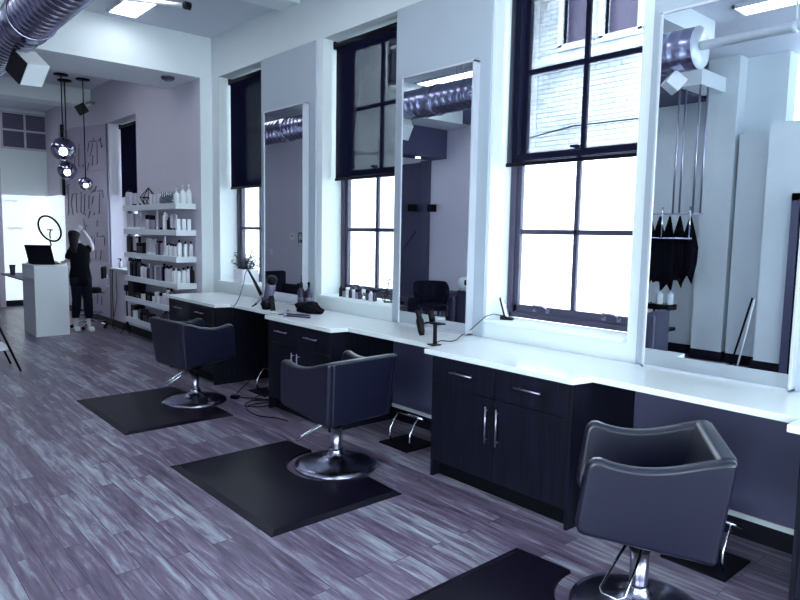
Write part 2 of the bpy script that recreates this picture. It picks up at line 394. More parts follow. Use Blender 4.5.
# shop windows behind the camera
for n, (a, b) in enumerate([(-1.4, 0.9), (1.15, 3.3)]):
    t = thing('window_%d' % (n+7), 'wide shop window behind the photographer, %s one' % ('first' if n == 0 else 'second'), 'window', ((a+b)/2, -3.0, .35)); t['kind'] = 'structure'
    w = (b-a)/2; m = MB(); m.box(-w, -w+.06, -.04, .04, 0, 2.85).box(w-.06, w, -.04, .04, 0, 2.85).box(-w, w, -.04, .04, 0, .06).box(-w, w, -.04, .04, 2.79, 2.85).box(-w, w, -.04, .04, 2.1, 2.16)
    m.build('window_frame', WINFR, t); MB().box(-w+.05, w-.05, -.003, .003, .05, 2.8).build('pane', GLASS, t)

t = thing('window_11', 'unseen side window added to pour daylight on the floor', 'window', (-3.15, -.45, .4)); t['kind'] = 'structure'  # added window, out of view, for more daylight on the left floor
m = MB(); m.box(-.04, .04, -2.15, -2.09, 0, 2.55).box(-.04, .04, 2.09, 2.15, 0, 2.55).box(-.04, .04, -.03, .03, 0, 2.55).box(-.04, .04, -2.15, 2.15, 0, .06).box(-.04, .04, -2.15, 2.15, 2.49, 2.55)
m.build('window_frame', WINFR, t); MB().box(-.003, .003, -2.1, 2.1, .05, 2.5).build('pane', GLASS, t)

# neighbour building
bld = thing('brick_building', 'pale painted brick building across the alley seen through the windows', 'building', (10, 8, -5))
m = MB()
BW = [(6.60, 7.12), (5.70, 6.30), (10.2, 10.9), (11.3, 11.9), (1.9, 2.5), (2.9, 3.5)]
ys = sorted([-10, 30]+[v for p in BW for v in p])
for a, b in zip(ys[:-1], ys[1:]):
    if any(abs(a-p[0]) < 1e-6 for p in BW): m.box(0, .4, a-8, b-8, 0, 10.05).box(0, .4, a-8, b-8, 11.9, 15)
    else: m.box(0, .4, a-8, b-8, 0, 15)
m.build('brick_wall', BRICK, bld)
for a, b in BW:
    m = MB(); y0, y1 = a-8, b-8
    m.box(-.04, .1, y0-.1, y0, 10.0, 12).box(-.04, .1, y1, y1+.1, 10.0, 12).box(-.04, .1, y0-.1, y1+.1, 11.9, 12).box(.05, .12, y0, y1, 10.9, 10.98).box(-.04, .1, y0-.1, y1+.1, 9.95, 10.06)
    wdw = m.build('window_frame', WHITE, bld, .01)
    MB().box(.13, .15, y0, y1, 10.0, 11.95).build('pane', mat('dark_glass', (92, 84, 108), .25), wdw)
m = MB(); m.box(-.16, .02, -2.6, -.45, 9.72, 9.83); m.build('stone_ledge', TRIMW, bld, .01)
m = MB(); m.tube([(-.05, 22-8, 8.8), (-.05, 7.8-8, 8.5), (-.05, 6.8-8, 8.62), (-.05, 5-8, 8.6), (-.05, 0-8, 8.9)], .012, 6); m.build('cable', BLACK, bld)
struct(box('ground', mat('alley_concrete', (190, 196, 204), .9), 4.3, 10, -10, 30, -5.1, -5.0), 'pale alley ground outside', 'ground')

# ------------------------------------------------------------------ counters and cabinets
CT = 0.90
def cabinet(y0, y1, label, i):
    w = y1-y0
    t = thing('cabinet', label, 'cabinet', (3.15, y0, 0), 0, 'dark wood drawer cabinets under the counter')
    m = MB(); m.box(0.0, .70, 0, .022, 0, CT-.036).box(0.0, .70, w-.022, w, 0, CT-.036).box(.02, .70, .02, w-.02, .11, .13).box(.68, .70, .02, w-.02, .11, CT-.036).box(.02, .7, .02, w-.02, CT-.05, CT-.037)
    m.build('carcass', CABW, t, .002)
    MB().box(.07, .09, .022, w-.022, 0, .11).build('toe_kick', CABIN, t)
    g = .004; mid = w/2
    for k in (0, 1):
        a = .024 if k == 0 else mid+g/2; b = mid-g/2 if k == 0 else w-.024
        d = MB().box(-.004, .016, a, b, .125, .66).build('door', CABW, t, .002)
        hy = mid-.045 if k == 0 else mid+.045
        hm = MB(); hm.tube([(-.035, hy, .37), (-.035, hy, .61)], .006, 8).tube([(-.035, hy, .395), (-.002, hy, .395)], .005, 6).tube([(-.035, hy, .585), (-.002, hy, .585)], .005, 6); hm.build('handle', STEEL, d)
        d = MB().box(-.004, .016, a, b, .665, CT-.04).build('drawer', CABW, t, .002)
        c = (a+b)/2; hm = MB(); hm.tube([(-.035, c-.10, .775), (-.035, c+.10, .775)], .006, 8).tube([(-.035, c-.075, .775), (-.002, c-.075, .775)], .005, 6).tube([(-.035, c+.075, .775), (-.002, c+.075, .775)], .005, 6); hm.build('handle', STEEL, d)
    return t
cabs = [(6.63, 7.86), (4.45, 5.47), (2.08, 3.22), (-0.24, 0.92)]
cl = ['dark wood drawer cabinet at the shelf end of the counter', 'dark wood drawer cabinet under the hair dryer and black cloth', 'dark wood drawer cabinet in front of the window with the cordless phone', 'dark wood drawer cabinet past the nearest styling chair']
for i, (a, b) in enumerate(cabs): cabinet(a, b, cl[i], i)
segs = [(7.91, 6.57, 5.50), (5.50, 4.42, 3.285), (3.285, 2.07, 0.975), (0.975, -0.28, -1.35)]
sl = ['white worktop section running from the shelf wall to the hair dryer', 'white worktop section under the black cloth and folded comb', 'white worktop section behind the nearest styling chair', 'white worktop section closest to the photographer']
for i, (a, b, c) in enumerate(segs):
    m = MB(); m.prism([(3.855, a), (3.128, a), (3.128, b), (3.29 if i else 3.30, b-.03), (3.29 if i else 3.30, c+.002), (3.855, c+.002)], 2, CT-.035, CT)
    o = m.build('worktop', QUARTZ, None, .004)
    tag(o, sl[i], 'worktop', 'white worktop sections along the window wall')

# ------------------------------------------------------------------ mirrors
ml = ['tall framed wall mirror farthest away, between two blinds, behind the black bottles', 'tall framed wall mirror in the middle, reflecting the black tub chair', 'tall framed wall mirror nearest, reflecting the duct end and black capes']
for i, (a, b) in enumerate([(6.70, 5.88), (4.345, 3.51), (2.025, 1.18)]):
    t = thing('wall_mirror', ml[i], 'mirror', (3.80, (a+b)/2, CT), 0, 'tall mirrors above the counter')
    w = (a-b)/2; h = 3.03-CT; f = .016
    m = MB(); m.box(0, .07, -w, -w+f, 0, h).box(0, .07, w-f, w, 0, h).box(0, .07, -w, w, 0, f).box(0, .07, -w, w, h-f, h); m.build('frame', SILVER, t, .002)
    m = MB(); m.quad((.006, -w+f, f), (.006, w-f, f), (.006, w-f, h-f), (.006, -w+f, h-f)); m.build('mirror_glass', MIRROR, t)
    MB().box(.010, .068, -w+.01, w-.01, .01, h-.01).build('backing', BLACK, t)

# ------------------------------------------------------------------ styling chairs
def styling_chair(label):
    t = thing('styling_chair', label, 'chair', (0, 0, 0), 0, 'grey leather styling chairs')
    # local: front +x, left +y
    def lean(co, sgn):   # widen with height
        k = (co.z-.39)/(.85-.39); return Vector((co.x, co.y+sgn*(.03*k), co.z))
    # side profile (x,z): straight bottom, rounded front, dip in the top, high back
    prof = [(-.262, .388)]
    prof += [(.255, .448), (.278, .458), (.292, .480), (.290, .52)]
    prof += [(.262, .745), (.252, .772), (.232, .788), (.205, .792)]
    for k in range(1, 10):
        u = k/10; x = .205-(.205+.23)*u; prof.append((x, .792+.040*u-.040*math.sin(PI*u**.85)))
    prof += [(-.26, .836), (-.312, .842)]
    for sgn in (1, -1):
        m = MB(); m.prism(prof, 1, sgn*.225, sgn*.29, lambda c, s=sgn: lean(c, s))
        m.build('armrest', LEATHER, t, .024, 4, smooth=True)
    # back
    m = MB(); m.prism([(-.268, .388), (-.175, .400), (-.19, .60), (-.240, .838), (-.318, .844)], 1, -.255, .255, lambda c: Vector((c.x, c.y*(1+.11*(c.z-.39)/.46), c.z)))
    m.build('backrest', LEATHER, t, .022, 4, smooth=True)
    m = MB(); m.box(-.2, .27, -.225, .225, .44, .545); m.build('seat', LEATHER, t, .035, 4, smooth=True)
    m = MB(); m.prism([(-.22, .395), (.25, .45), (.25, .47), (-.22, .45)], 1, -.23, .23); m.build('seat_frame', BLACK, t)
    m = MB(); m.lathe([(0, .34), (.085, .345), (.09, .40), (.09, .43), (0, .43)], seg=24); m.build('mount_plate', BLACK, t)
    m = MB(); m.lathe([(0, .03), (.041, .03), (.041, .30), (.041, .30), (0, .30)], seg=24); m.build('hydraulic_column', STEEL, t)
    m = MB(); m.lathe([(0, .29), (.046, .29), (.05, .305), (.046, .345), (0, .345)], seg=24); m.build('collar', BLACK, t)
    m = MB(); m.lathe([(0, 0), (.298, 0), (.305, .008), (.298, .022), (.25, .038), (.17, .052), (.10, .068), (.062, .095), (.052, .12), (.05, .135), (0, .135)], seg=64); m.build('base', mat('polished_base', (158, 158, 182), .24, 1.0), t)
    # pump pedal: a chrome loop
    m = MB(); m.tube([(-.06, -.035, .335), (-.15, -.045, .275), (-.27, -.055, .195), (-.29, -.035, .185), (-.29, .035, .185), (-.27, .055, .195), (-.15, .045, .275), (-.06, .035, .335)], .0065, 8)
    m.build('pump_pedal', CHROME, t)
    return t
sc1 = styling_chair('grey leather styling chair on the farthest mat, facing its mirror')
sc1.location = (2.70, 6.12, 0); sc1.rotation_euler[2] = 0.10
sc2 = dup(sc1, (2.735, 3.78, 0), 1.62, 'grey leather styling chair on the middle mat, seen from behind')
sc3 = dup(sc1, (2.715, 1.40, 0), 2.149, 'nearest grey leather styling chair beside the dark cabinet')
for cch, ang in ((sc1, -20), (sc2, -142), (sc3, -118)):
    for ch in cch.children:
        if ch.name.startswith('pump_pedal'): ch.rotation_euler = (0, 0, math.radians(ang))

# mats with a round cut-out for the chair base
def floor_mat_obj(y0, y1, cy, label):
    x0, x1 = 1.79, 2.76; R = .345; cx = 2.735
    pts = [(x1, y1), (x0, y1), (x0, y0), (x1, y0)]
    dx = x1-cx; a0 = math.asin(min(1, dx/R)); 
    arc = []
    for k in range(25):
        a = (-PI/2+a0) - (PI+2*a0)*0 ; 
    th0 = math.atan2(-math.sqrt(R*R-dx*dx), dx); th1 = math.atan2(math.sqrt(R*R-dx*dx), dx)
    # go from lower intersection clockwise through -x side to the upper one
    for k in range(29):
        th = th0 - (2*PI-(th1-th0))*k/28
        arc.append((cx+R*math.cos(th), cy+R*math.sin(th)))
    outer = pts+arc
    m = MB(); bm = m.bm
    def ins(p):   # inset for the sloped edge
        x, y = p; e = .045
        if abs(x-x0) < 1e-6: x += e
        elif abs(x-x1) < 1e-6: x -= .02
        if abs(y-y0) < 1e-6: y += e
        elif abs(y-y1) < 1e-6: y -= e
        return (x, y)
    inner = [ins(p) for p in pts]+[(cx+(R+.008)*math.cos(math.atan2(p[1]-cy, p[0]-cx)), cy+(R+.008)*math.sin(math.atan2(p[1]-cy, p[0]-cx))) for p in arc]
    A = [bm.verts.new((x, y, .0005)) for x, y in outer]; B = [bm.verts.new((x, y, .004)) for x, y in outer]; C = [bm.verts.new((x, y, .017)) for x, y in inner]
    n = len(A)
    for i in range(n):
        j = (i+1) % n
        bm.faces.new((A[i], A[j], B[j], B[i])); bm.faces.new((B[i], B[j], C[j], C[i]))
    bm.faces.new(A[::-1]); bm.faces.new(C)
    return tag(m.build('floor_mat', MATRUB, None), label, 'mat', 'black anti-fatigue mats under the styling chairs')
floor_mat_obj(5.43, 6.83, 6.12, 'black rubber mat under the farthest styling chair')
floor_mat_obj(3.08, 4.50, 3.79, 'black rubber mat under the middle styling chair')
floor_mat_obj(.75, 2.13, 1.44, 'black rubber mat under the nearest styling chair')

# footrests under the counter
def footrest(y, label, x=3.47):
    t = thing('footrest', label, 'footrest', (x, y, 0), 0, 'chrome footrests under the counter')
    MB().box(-.15, .17, -.17, .17, 0.0, .012).build('base_plate', BLACK, t, .004)
    for s in (-.12, .12):
        m = MB(); m.tube([(-.06, s, .012), (-.075, s, .06), (-.07, s, .12), (-.03, s, .185), (.02, s, .24)], .008, 8); m.build('leg', CHROME, t)
    m = MB(); m.tube([(.02, -.17, .24), (.02, .17, .24)], .011, 10); m.build('crossbar', CHROME, t)
    m = MB(); m.prism([(.02, .245), (.13, .19), (.13, .18), (.02, .228)], 1, -.15, .15); m.build('foot_plate', BLACK, t, .003)
    return t
footrest(6.02, 'curved chrome footrest on the floor by the tangled cable')
footrest(3.83, 'curved chrome footrest between the middle chair and the nearer cabinet')
footrest(1.41, 'curved chrome footrest behind the nearest styling chair', 3.43)

# ------------------------------------------------------------------ product shelves
SH = [2.04, 1.69, 1.34, .985, .665, .345]
rk = ['top', 'second', 'third', 'fourth', 'fifth', 'lowest']
for i, z in enumerate(SH):
    y0 = 8.36 if i < 4 else 8.20
    o = MB().box(3.46, BX-.001, y0, 10.35, z-.075, z).build('wall_shelf', WHITEL, None, .003)
    tag(o, '%s white floating wall shelf lined with hair products' % rk[i] if i not in (0, 5) else ('top white floating wall shelf with clear glassware' if i == 0 else 'lowest white floating wall shelf near the floor'), 'shelf', 'white floating product shelves')

TINT = {'p': PALEW, 'w': WHITE, 'k': BLACK, 'g': mat('grey_pack', (124, 116, 140), .4), 'l': mat('light_pack', (206, 204, 218), .4), 'd': mat('navy_pack', (44, 42, 66), .4), 'c': CLEAR}
TN = {'p': 'lilac grey', 'w': 'white', 'k': 'black', 'g': 'grey', 'l': 'pale', 'd': 'dark navy', 'c': 'clear glass'}
MC = {}
def unit_mesh(kind):
    if kind in MC: return MC[kind]
    m = MB()
    if kind == 'bottle': m.lathe([(0, 0), (.46, 0), (.5, .03), (.5, .70), (.44, .78), (.2, .83), (.2, .86), (0, .86)], seg=12)
    elif kind == 'bottle_cap': m.lathe([(0, .84), (.24, .84), (.24, .99), (.2, 1.0), (0, 1.0)], seg=10)
    elif kind == 'tube': m.prism([(-.42, .12), (.42, .12), (.5, 1), (-.5, 1)], 1, -.22, .22)
    elif kind == 'tube_cap': m.lathe([(0, 0), (.34, 0), (.34, .14), (0, .14)], seg=10)
    elif kind == 'box': m.box(-.5, .5, -.5, .5, 0, 1)
    elif kind == 'jar': m.lathe([(0, 0), (.48, 0), (.5, .06), (.5, .72), (0, .72)], seg=14)
    elif kind == 'jar_cap': m.lathe([(0, .7), (.52, .7), (.52, .97), (.48, 1), (0, 1)], seg=14)
    elif kind == 'pump': m.lathe([(0, 0), (.46, 0), (.5, .03), (.5, .56), (.3, .66), (.14, .70), (0, .70)], seg=14)
    elif kind == 'pump_cap': m.lathe([(0, .68), (.16, .68), (.16, .76), (.06, .77), (.06, .92), (.14, .93), (.14, .97), (0, .97)], seg=8).box(-.08, .42, -.07, .07, .925, .985)
    elif kind == 'vessel': m.lathe([(.0, 0), (.4, 0), (.5, .1), (.5, .45), (.24, .62), (.2, .98), (.17, .98), (.2, .62), (.45, .44), (.45, .1), (0, .05)], seg=14)
    elif kind == 'tray': m.prism([(-.5, 1), (-.4, 0), (.4, 0), (.5, 1)], 1, -.5, .5)
    o = m.build('unit_'+kind, WHITE); MC[kind] = o.data; bpy.data.objects.remove(o); return MC[kind]
NAMES = {'bottle': ('shampoo_bottle', 'bottle'), 'tube': ('hair_product_tube', 'tube'), 'box': ('product_box', 'box'), 'jar': ('cosmetic_jar', 'jar'), 'pump': ('pump_bottle', 'bottle'), 'vessel': ('glass_vessel', 'glass'), 'tray': ('product_tray', 'tray')}
def product(kind, tint, captint, x, y, z, w, h, label, group, rz=0, depth=None, tilt=0):
    nm, cat = NAMES[kind]
    def inst(me_kind, tt, par=None, nm2=None):
        key = me_kind+'_'+tt
        if key not in MC:
            me = unit_mesh(me_kind).copy(); me.materials.clear(); me.materials.append(TINT[tt]); MC[key] = me
        o = bpy.data.objects.new(nm2, MC[key]); COL.objects.link(o)
        if par: o.parent = par
        return o
    o = inst(kind, tint, None, nm)
    o.location = (x, y, z); o.scale = (w, depth or w, h); o.rotation_euler = (tilt, 0, rz)
    tag(o, label, cat, group)
    if kind+'_cap' in ('bottle_cap', 'tube_cap', 'jar_cap', 'pump_cap'): inst(kind+'_cap', captint, o, 'cap')
    return o
# each entry: (kind, tint, cap, y, x, width, height)
def row(lst): return lst
SHELF = [[], [], [], [], [], []]
def run(i, ya, yb, n, kind, tints, caps, w, h, x=3.515, jit=.012, dx=0):
    if not dx and kind != 'vessel': n = max(n, int(abs(ya-yb)/(w+.014))+1)
    for k in range(n):
        y = ya+(yb-ya)*(k/(n-1) if n > 1 else 0)
        t = tints[k % len(tints)]; c = caps[k % len(caps)]
        SHELF[i].append((kind, t, c, y+random.uniform(-.004, .004), x+dx*k+random.uniform(0, jit), w, h*random.uniform(.93, 1.05)))
# top shelf, from the window end towards the room
run(0, 10.28, 10.18, 2, 'bottle', 'pp', 'kk', .075, .245)
run(0, 10.07, 9.80, 4, 'tube', 'plpl', 'kkwk', .07, .19)
run(0, 9.33, 9.08, 4, 'box', 'wlwl', 'w', .055, .135)
run(0, 8.98, 8.62, 6, 'vessel', 'cccccc', 'c', .085, .17, 3.53)
SHELF[0] += [('pump', 'w', 'w', 8.47, 3.52, .075, .20), ('pump', 'w', 'w', 8.45, 3.595, .08, .24), ('pump', 'w', 'w', 8.43, 3.67, .08, .25)]
run(1, 10.28, 9.80, 8, 'tube', 'pplpgp', 'w', .066, .225)
run(1, 9.70, 9.56, 3, 'tube', 'ppl', 'w', .06, .235)
run(1, 9.44, 9.30, 2, 'jar', 'pg', 'kk', .10, .20)
SHELF[1] += [('tube', 'l', 'w', 9.16, 3.52, .06, .27), ('tube', 'g', 'k', 9.05, 3.53, .06, .21), ('tube', 'g', 'k', 8.98, 3.53, .06, .22), ('bottle', 'w', 'w', 8.88, 3.52, .06, .24), ('bottle', 'l', 'w', 8.80, 3.52, .05, .22), ('bottle', 'k', 'k', 8.72, 3.515, .06, .17)]
run(1, 8.64, 8.50, 3, 'tube', 'lpl', 'k', .055, .20)
SHELF[1] += [('box', 'w', 'w', 8.43, 3.515, .05, .145), ('box', 'w', 'w', 8.42, 3.585, .05, .145), ('box', 'w', 'w', 8.42, 3.655, .05, .145)]
SHELF[2] += [('box', 'k', 'k', 10.22, 3.52, .16, .24)]
run(2, 10.08, 9.96, 2, 'tube', 'pl', 'k', .07, .23)
run(2, 9.84, 9.62, 3, 'jar', 'ddk', 'k', .10, .15)
run(2, 9.54, 9.22, 6, 'tube', 'lplplp', 'w', .062, .22)
run(2, 9.14, 8.98, 3, 'bottle', 'gdg', 'kkk', .062, .21)
SHELF[2] += [('tube', 'l', 'w', 8.90, 3.52, .06, .26)]
run(2, 8.80, 8.52, 6, 'bottle', 'wlwwlw', 'kkkkkk', .05, .17)
SHELF[2] += [('bottle', 'w', 'k', 8.43, 3.53, .062, .22), ('bottle', 'w', 'k', 8.42, 3.61, .052, .20), ('bottle', 'l', 'k', 8.42, 3.685, .052, .20)]
run(3, 10.27, 9.86, 6, 'bottle', 'ldkdkd', 'kkkkkk', .08, .26)
run(3, 9.74, 9.64, 2, 'bottle', 'wl', 'kk', .07, .21)
SHELF[3] += [('pump', 'd', 'w', 9.48, 3.52, .075, .22)]
run(3, 9.34, 9.02, 5, 'box', 'gdpgg', 'k', .07, .19)
SHELF[3] += [('bottle', 'k', 'k', 8.93, 3.52, .065, .24)]
run(3, 8.84, 8.70, 3, 'bottle', 'plp', 'kkk', .062, .22)
run(3, 8.60, 8.44, 3, 'bottle', 'www', 'kwk', .055, .20, 3.515)
run(3, 8.43, 8.41, 3, 'bottle', 'wlk', 'kkk', .055, .22, 3.58, .004, .055)
SHELF[4] += [('box', 'k', 'k', 10.2, 3.53, .2, .235)]
run(4, 10.02, 9.80, 3, 'jar', 'kdk', 'k', .09, .07)
run(4, 9.72, 9.62, 2, 'jar', 'lw', 'w', .08, .07)
run(4, 9.52, 9.28, 4, 'jar', 'kdkw', 'k', .09, .12)
run(4, 9.18, 8.90, 4, 'jar', 'lwpl', 'wwkw', .085, .15)
run(4, 8.80, 8.70, 2, 'bottle', 'pg', 'kk', .07, .25)
SHELF[5] += [('box', 'k', 'k', 10.17, 3.54, .16, .19), ('box', 'w', 'w', 10.03, 3.50, .06, .12), ('box', 'd', 'k', 9.88, 3.53, .12, .15)]
run(5, 9.74, 9.40, 4, 'jar', 'kdkd', 'k', .10, .13)
run(5, 9.30, 9.14, 3, 'box', 'lwl', 'w', .06, .10)
KN = {'bottle': 'capped bottle', 'tube': 'standing tube', 'box': 'carton', 'jar': 'lidded jar', 'pump': 'pump bottle', 'vessel': 'vase', 'tray': 'tray'}
ORD = ['first', 'second', 'third', 'fourth', 'fifth', 'sixth', 'seventh', 'eighth', 'ninth', 'tenth', 'eleventh', 'twelfth', 'thirteenth', 'fourteenth', 'fifteenth', 'sixteenth', 'seventeenth', 'eighteenth', 'nineteenth', 'twentieth', 'twenty-first', 'twenty-second', 'twenty-third', 'twenty-fourth', 'twenty-fifth', 'twenty-sixth', 'twenty-seventh', 'twenty-eighth', 'twenty-ninth', 'thirtieth']
for i, lst in enumerate(SHELF):
    lst.sort(key=lambda e: (-e[3], e[4]))
    for k, (kd, t, c, y, x, w, h) in enumerate(lst):
        product(kd, t, c, x+w*.3 if kd == 'box' and w > .1 else x, y, SH[i]+.0005, w, h, '%s %s, %s item from the window end of the %s wall shelf' % (TN[t], KN[kd], ORD[k], rk[i]), 'hair products on the %s wall shelf' % rk[i], rz=PI/2, depth=w*(.7 if kd == 'tube' else 1))
# wire terrarium and a second one on the lowest shelf
def wire_gem(name, label, loc, s, m_, rad=.004, parent=None):
    x, y, z = loc; P = []
    low = [(math.cos(a)*.5*s, math.sin(a)*.5*s, .42*s) for a in [2*PI*k/5 for k in range(5)]]
    bot = [(math.cos(a)*.28*s, math.sin(a)*.28*s, 0) for a in [2*PI*(k+.5)/5 for k in range(5)]]
    top = (0, 0, s)
    m = MB()
    for k in range(5):
        m.tube([low[k], low[(k+1) % 5]], rad, 6).tube([low[k], top], rad, 6).tube([low[k], bot[k]], rad, 6).tube([low[k], bot[k-1]], rad, 6).tube([bot[k], bot[(k+1) % 5]], rad, 6)
    o = m.build(name, m_, None, loc=(x, y, z+rad)); tag(o, label, 'ornament'); return o
wire_gem('wire_terrarium', 'black wire geometric ornament on the top product shelf', (3.56, 9.56, SH[0]), .24, BLACK, .006)
wire_gem('wire_terrarium', 'dark wire geometric ornament on the lowest product shelf', (3.58, 9.0, SH[5]), .22, BLACK, .006)

# ------------------------------------------------------------------ lettered wall panel
pan = thing('lettered_wall_panel', 'lilac grey wall panel with tall script lettering beside the stool', 'wall panel', (BX, 12.9, 0))
m = MB(); m.box(-.018, -.0005, -1.03, 1.95, .13, 1.08).box(-.018, -.0005, -1.03, 1.95, 1.085, 1.84).box(-.018, -.0005, -1.03, 1.95, 1.845, 2.71)
m.prism([(-1.03, 2.715), (1.95, 2.715), (1.95, 3.62), (.85, 3.60), (-1.03, 3.46)], 0, -.018, -.0005)
m.build('panel_board', mat('lilac_panel', (176, 164, 188), .42), pan, .002)
STR = [[(13.72, 3.08), (13.73, 2.87)], [(13.5, 3.21), (13.38, 3.24)], [(13.43, 3.19), (13.48, 2.85), (13.39, 2.84)], [(13.2, 2.87), (13.21, 2.81)], [(12.53, 3.29), (12.51, 3.22), (12.39, 3.22)], [(12.81, 3.24), (12.71, 3.25), (12.57, 3.23)], [(12.81, 3.23), (12.9, 3.08)], [(12.6, 3.21), (12.65, 3.1), (12.77, 2.99)], [(12.6, 2.99), (12.63, 2.85), (12.68, 2.81)], [(12.35, 3.18), (12.37, 2.83), (12.43, 2.82)], [(12.4, 3.21), (12.28, 3.21), (12.12, 3.25)], [(12.15, 3.24), (12.15, 3.18), (12.1, 3.08), (12.06, 3.12)], [(12.85, 2.87), (12.96, 2.74)], [(14.29, 2.52), (14.15, 2.54)], [(14.25, 2.51), (14.24, 1.99), (14.31, 1.94)], [(13.94, 2.35), (14.09, 2.15), (14.01, 2.08), (13.95, 1.94)], [(13.93, 2.35), (13.82, 2.36), (13.67, 2.33), (13.63, 2.35)], [(13.71, 2.32), (13.7, 2.05), (13.67, 1.98)], [(13.44, 2.33), (13.33, 2.36)], [(13.37, 2.31), (13.43, 2.0), (13.37, 1.97)], [(13.15, 2.32), (13.2, 2.0), (13.3, 1.95)], [(12.9, 2.29), (12.93, 2.04)], [(13.19, 1.96), (13.14, 1.93)], [(12.79, 2.33), (12.65, 2.37), (12.55, 2.35), (12.45, 2.44)], [(12.63, 2.26), (12.75, 2.12)], [(12.29, 2.31), (12.34, 1.95), (12.39, 1.96)], [(12.86, 2.0), (12.98, 1.87)], [(12.62, 1.97), (12.63, 1.93)], [(12.39, 2.35), (12.23, 2.35)], [(12.13, 2.36), (12.08, 2.22)], [(13.27, 1.85), (13.21, 1.73), (13.06, 1.74)], [(13.17, 1.72), (13.19, 1.54)], [(12.47, 1.83), (12.48, 1.72)], [(12.46, 1.62), (12.5, 1.53)], [(12.8, 1.55), (12.85, 1.4)], [(12.63, 1.51), (12.69, 1.32)], [(12.36, 1.53), (12.3, 1.54), (12.1, 1.56)], [(12.07, 1.54), (12.09, 1.4)], [(12.58, 1.3), (12.6, 1.13)], [(12.28, 1.31), (12.34, 1.13)], [(12.89, 1.14), (12.94, 1.05)], [(12.56, 0.5), (12.59, 0.32)], [(12.32, 0.47), (12.33, 0.32)], [(12.85, 0.38), (12.98, 0.25)], [(13.05, 0.32), (12.93, 0.34)]]
m = MB()
for st in STR: m.tube([(-.022, y-12.9, z) for y, z in st], .008, 6)
m.build('lettering', INK, pan)
m = MB(); m.box(-.03, 0, -1.06, -1.03, .13, 3.46); m.build('edge_strip', STEEL, pan)

# far wall: louvre grille, frosted panel
g = thing('wall_grille', 'slatted dark ventilation grille high on the far wall', 'grille', (3.33, FX-.03, 3.36))
m = MB()
for a, b in ((-.41, -.01), (.02, .39)):
    for k in range(14): m.box(a, b, 0, .02, .0+k*.045 + (.0 if k < 7 else .04), .03+k*.045 + (0 if k < 7 else .04))
m.build('slats', mat('grille_grey', (86, 82, 112), .5), g)
m = MB(); m.box(-.43, .42, .015, .028, -.03, .70).build('back_plate', mat('grille_back', (60, 56, 84), .6), g)
m = MB(); m.box(-.45, -.41, -.01, .02, -.04, .72).box(.39, .43, -.01, .02, -.04, .72).box(-.45, .43, -.01, .02, -.05, -.01).box(-.45, .43, -.01, .02, .68, .72).box(-.02, .02, -.01, .02, -.04, .72).box(-.45, .43, -.01, .02, .32, .36); m.build('frame', WALLG, g)
fp = thing('window_9', 'frosted daylit panel with faint lettering at the far wall', 'window', (3.3, FX-.04, .13)); fp['kind'] = 'structure'
MB().box(-.46, .43, 0, .03, 0, 2.22).build('pane', FROST, fp)
def text(body, size, loc, rot, m_, parent, name='lettering', ext=.002, align='CENTER'):
    cu = bpy.data.curves.new(name, 'FONT'); cu.body = body; cu.size = size; cu.extrude = ext; cu.align_x = align
    tmp = bpy.data.objects.new('tmp', cu); COL.objects.link(tmp)
    bpy.context.view_layer.update()
    me = bpy.data.meshes.new_from_object(tmp.evaluated_get(bpy.context.evaluated_depsgraph_get()))
    bpy.data.objects.remove(tmp); me.materials.clear(); me.materials.append(m_)
    o = bpy.data.objects.new(name, me); COL.objects.link(o); o.location = loc; o.rotation_euler = rot
    if parent: o.parent = parent
    return o
text('barber', .11, (-.22, -.004, 1.50), (PI/2, 0, 0), FAINT, fp)
text('hair bar', .09, (-.30, -.004, 2.08), (PI/2, 0, 0), FAINT, fp)
f2 = thing('window_10', 'frosted daylit panel on the window-side wall in the far corner', 'window', (BX-.03, 15.2, .13)); f2['kind'] = 'structure'
MB().box(0, .028, -.66, .66, 0, 2.22).build('pane', FROST, f2)
MB().box(-.04, .02, -.75, -.69, 2.2, 3.6).build('blind_edge', BLACK, f2)
struct(MB().box(2.74, 2.84, FX-.1, FX, 0, 2.9).build('trim_15', WALLG, None), 'narrow grey upright at the far wall', 'trim')

# ------------------------------------------------------------------ ceiling fixtures
def lamp_energy(x, y, z, sx, sy, e, col=(0.86, .95, 1)):
    l = bpy.data.lights.new('panel_light', 'AREA'); l.shape = 'RECTANGLE'; l.size = sx; l.size_y = sy; l.energy = e; l.color = col
    o = bpy.data.objects.new('panel_light', l); COL.objects.link(o); o.location = (x, y, z); return o
CLT = [(2.70, 7.33, 'before the deep beam, seen directly'), (0.09, 7.45, 'before the deep beam on the far side of the duct'), (0.12, 2.48, 'seen in the nearest mirror'), (2.70, 2.6, 'above the middle of the counter'), (2.70, 5.0, 'above the middle styling chair'), (0.09, 5.0, 'beyond the duct opposite the middle mirror'), (1.3, 11.4, 'behind the deep beam'), (2.3, 9.85, 'added unseen behind the deep beam to brighten the desk'), (1.6, 14.4, 'by the far wall')]  # the one brightening the desk is an added, unseen light
for i, (x, y, d) in enumerate(CLT):
    t = thing('ceiling_light', 'flat bright rectangular ceiling light %s' % d, 'ceiling light', (x, y, CH-.03), 0, 'rectangular ceiling lights')
    MB().box(-.145, .145, -.61, .61, 0, .012).build('diffuser', LIGHTP, t)
    MB().box(-.165, -.145, -.63, .63, -.006, .03).box(.145, .165, -.63, .63, -.006, .03).box(-.165, .165, -.63, -.61, -.006, .03).box(-.165, .165, .61, .63, -.006, .03).build('frame', WHITE, t)

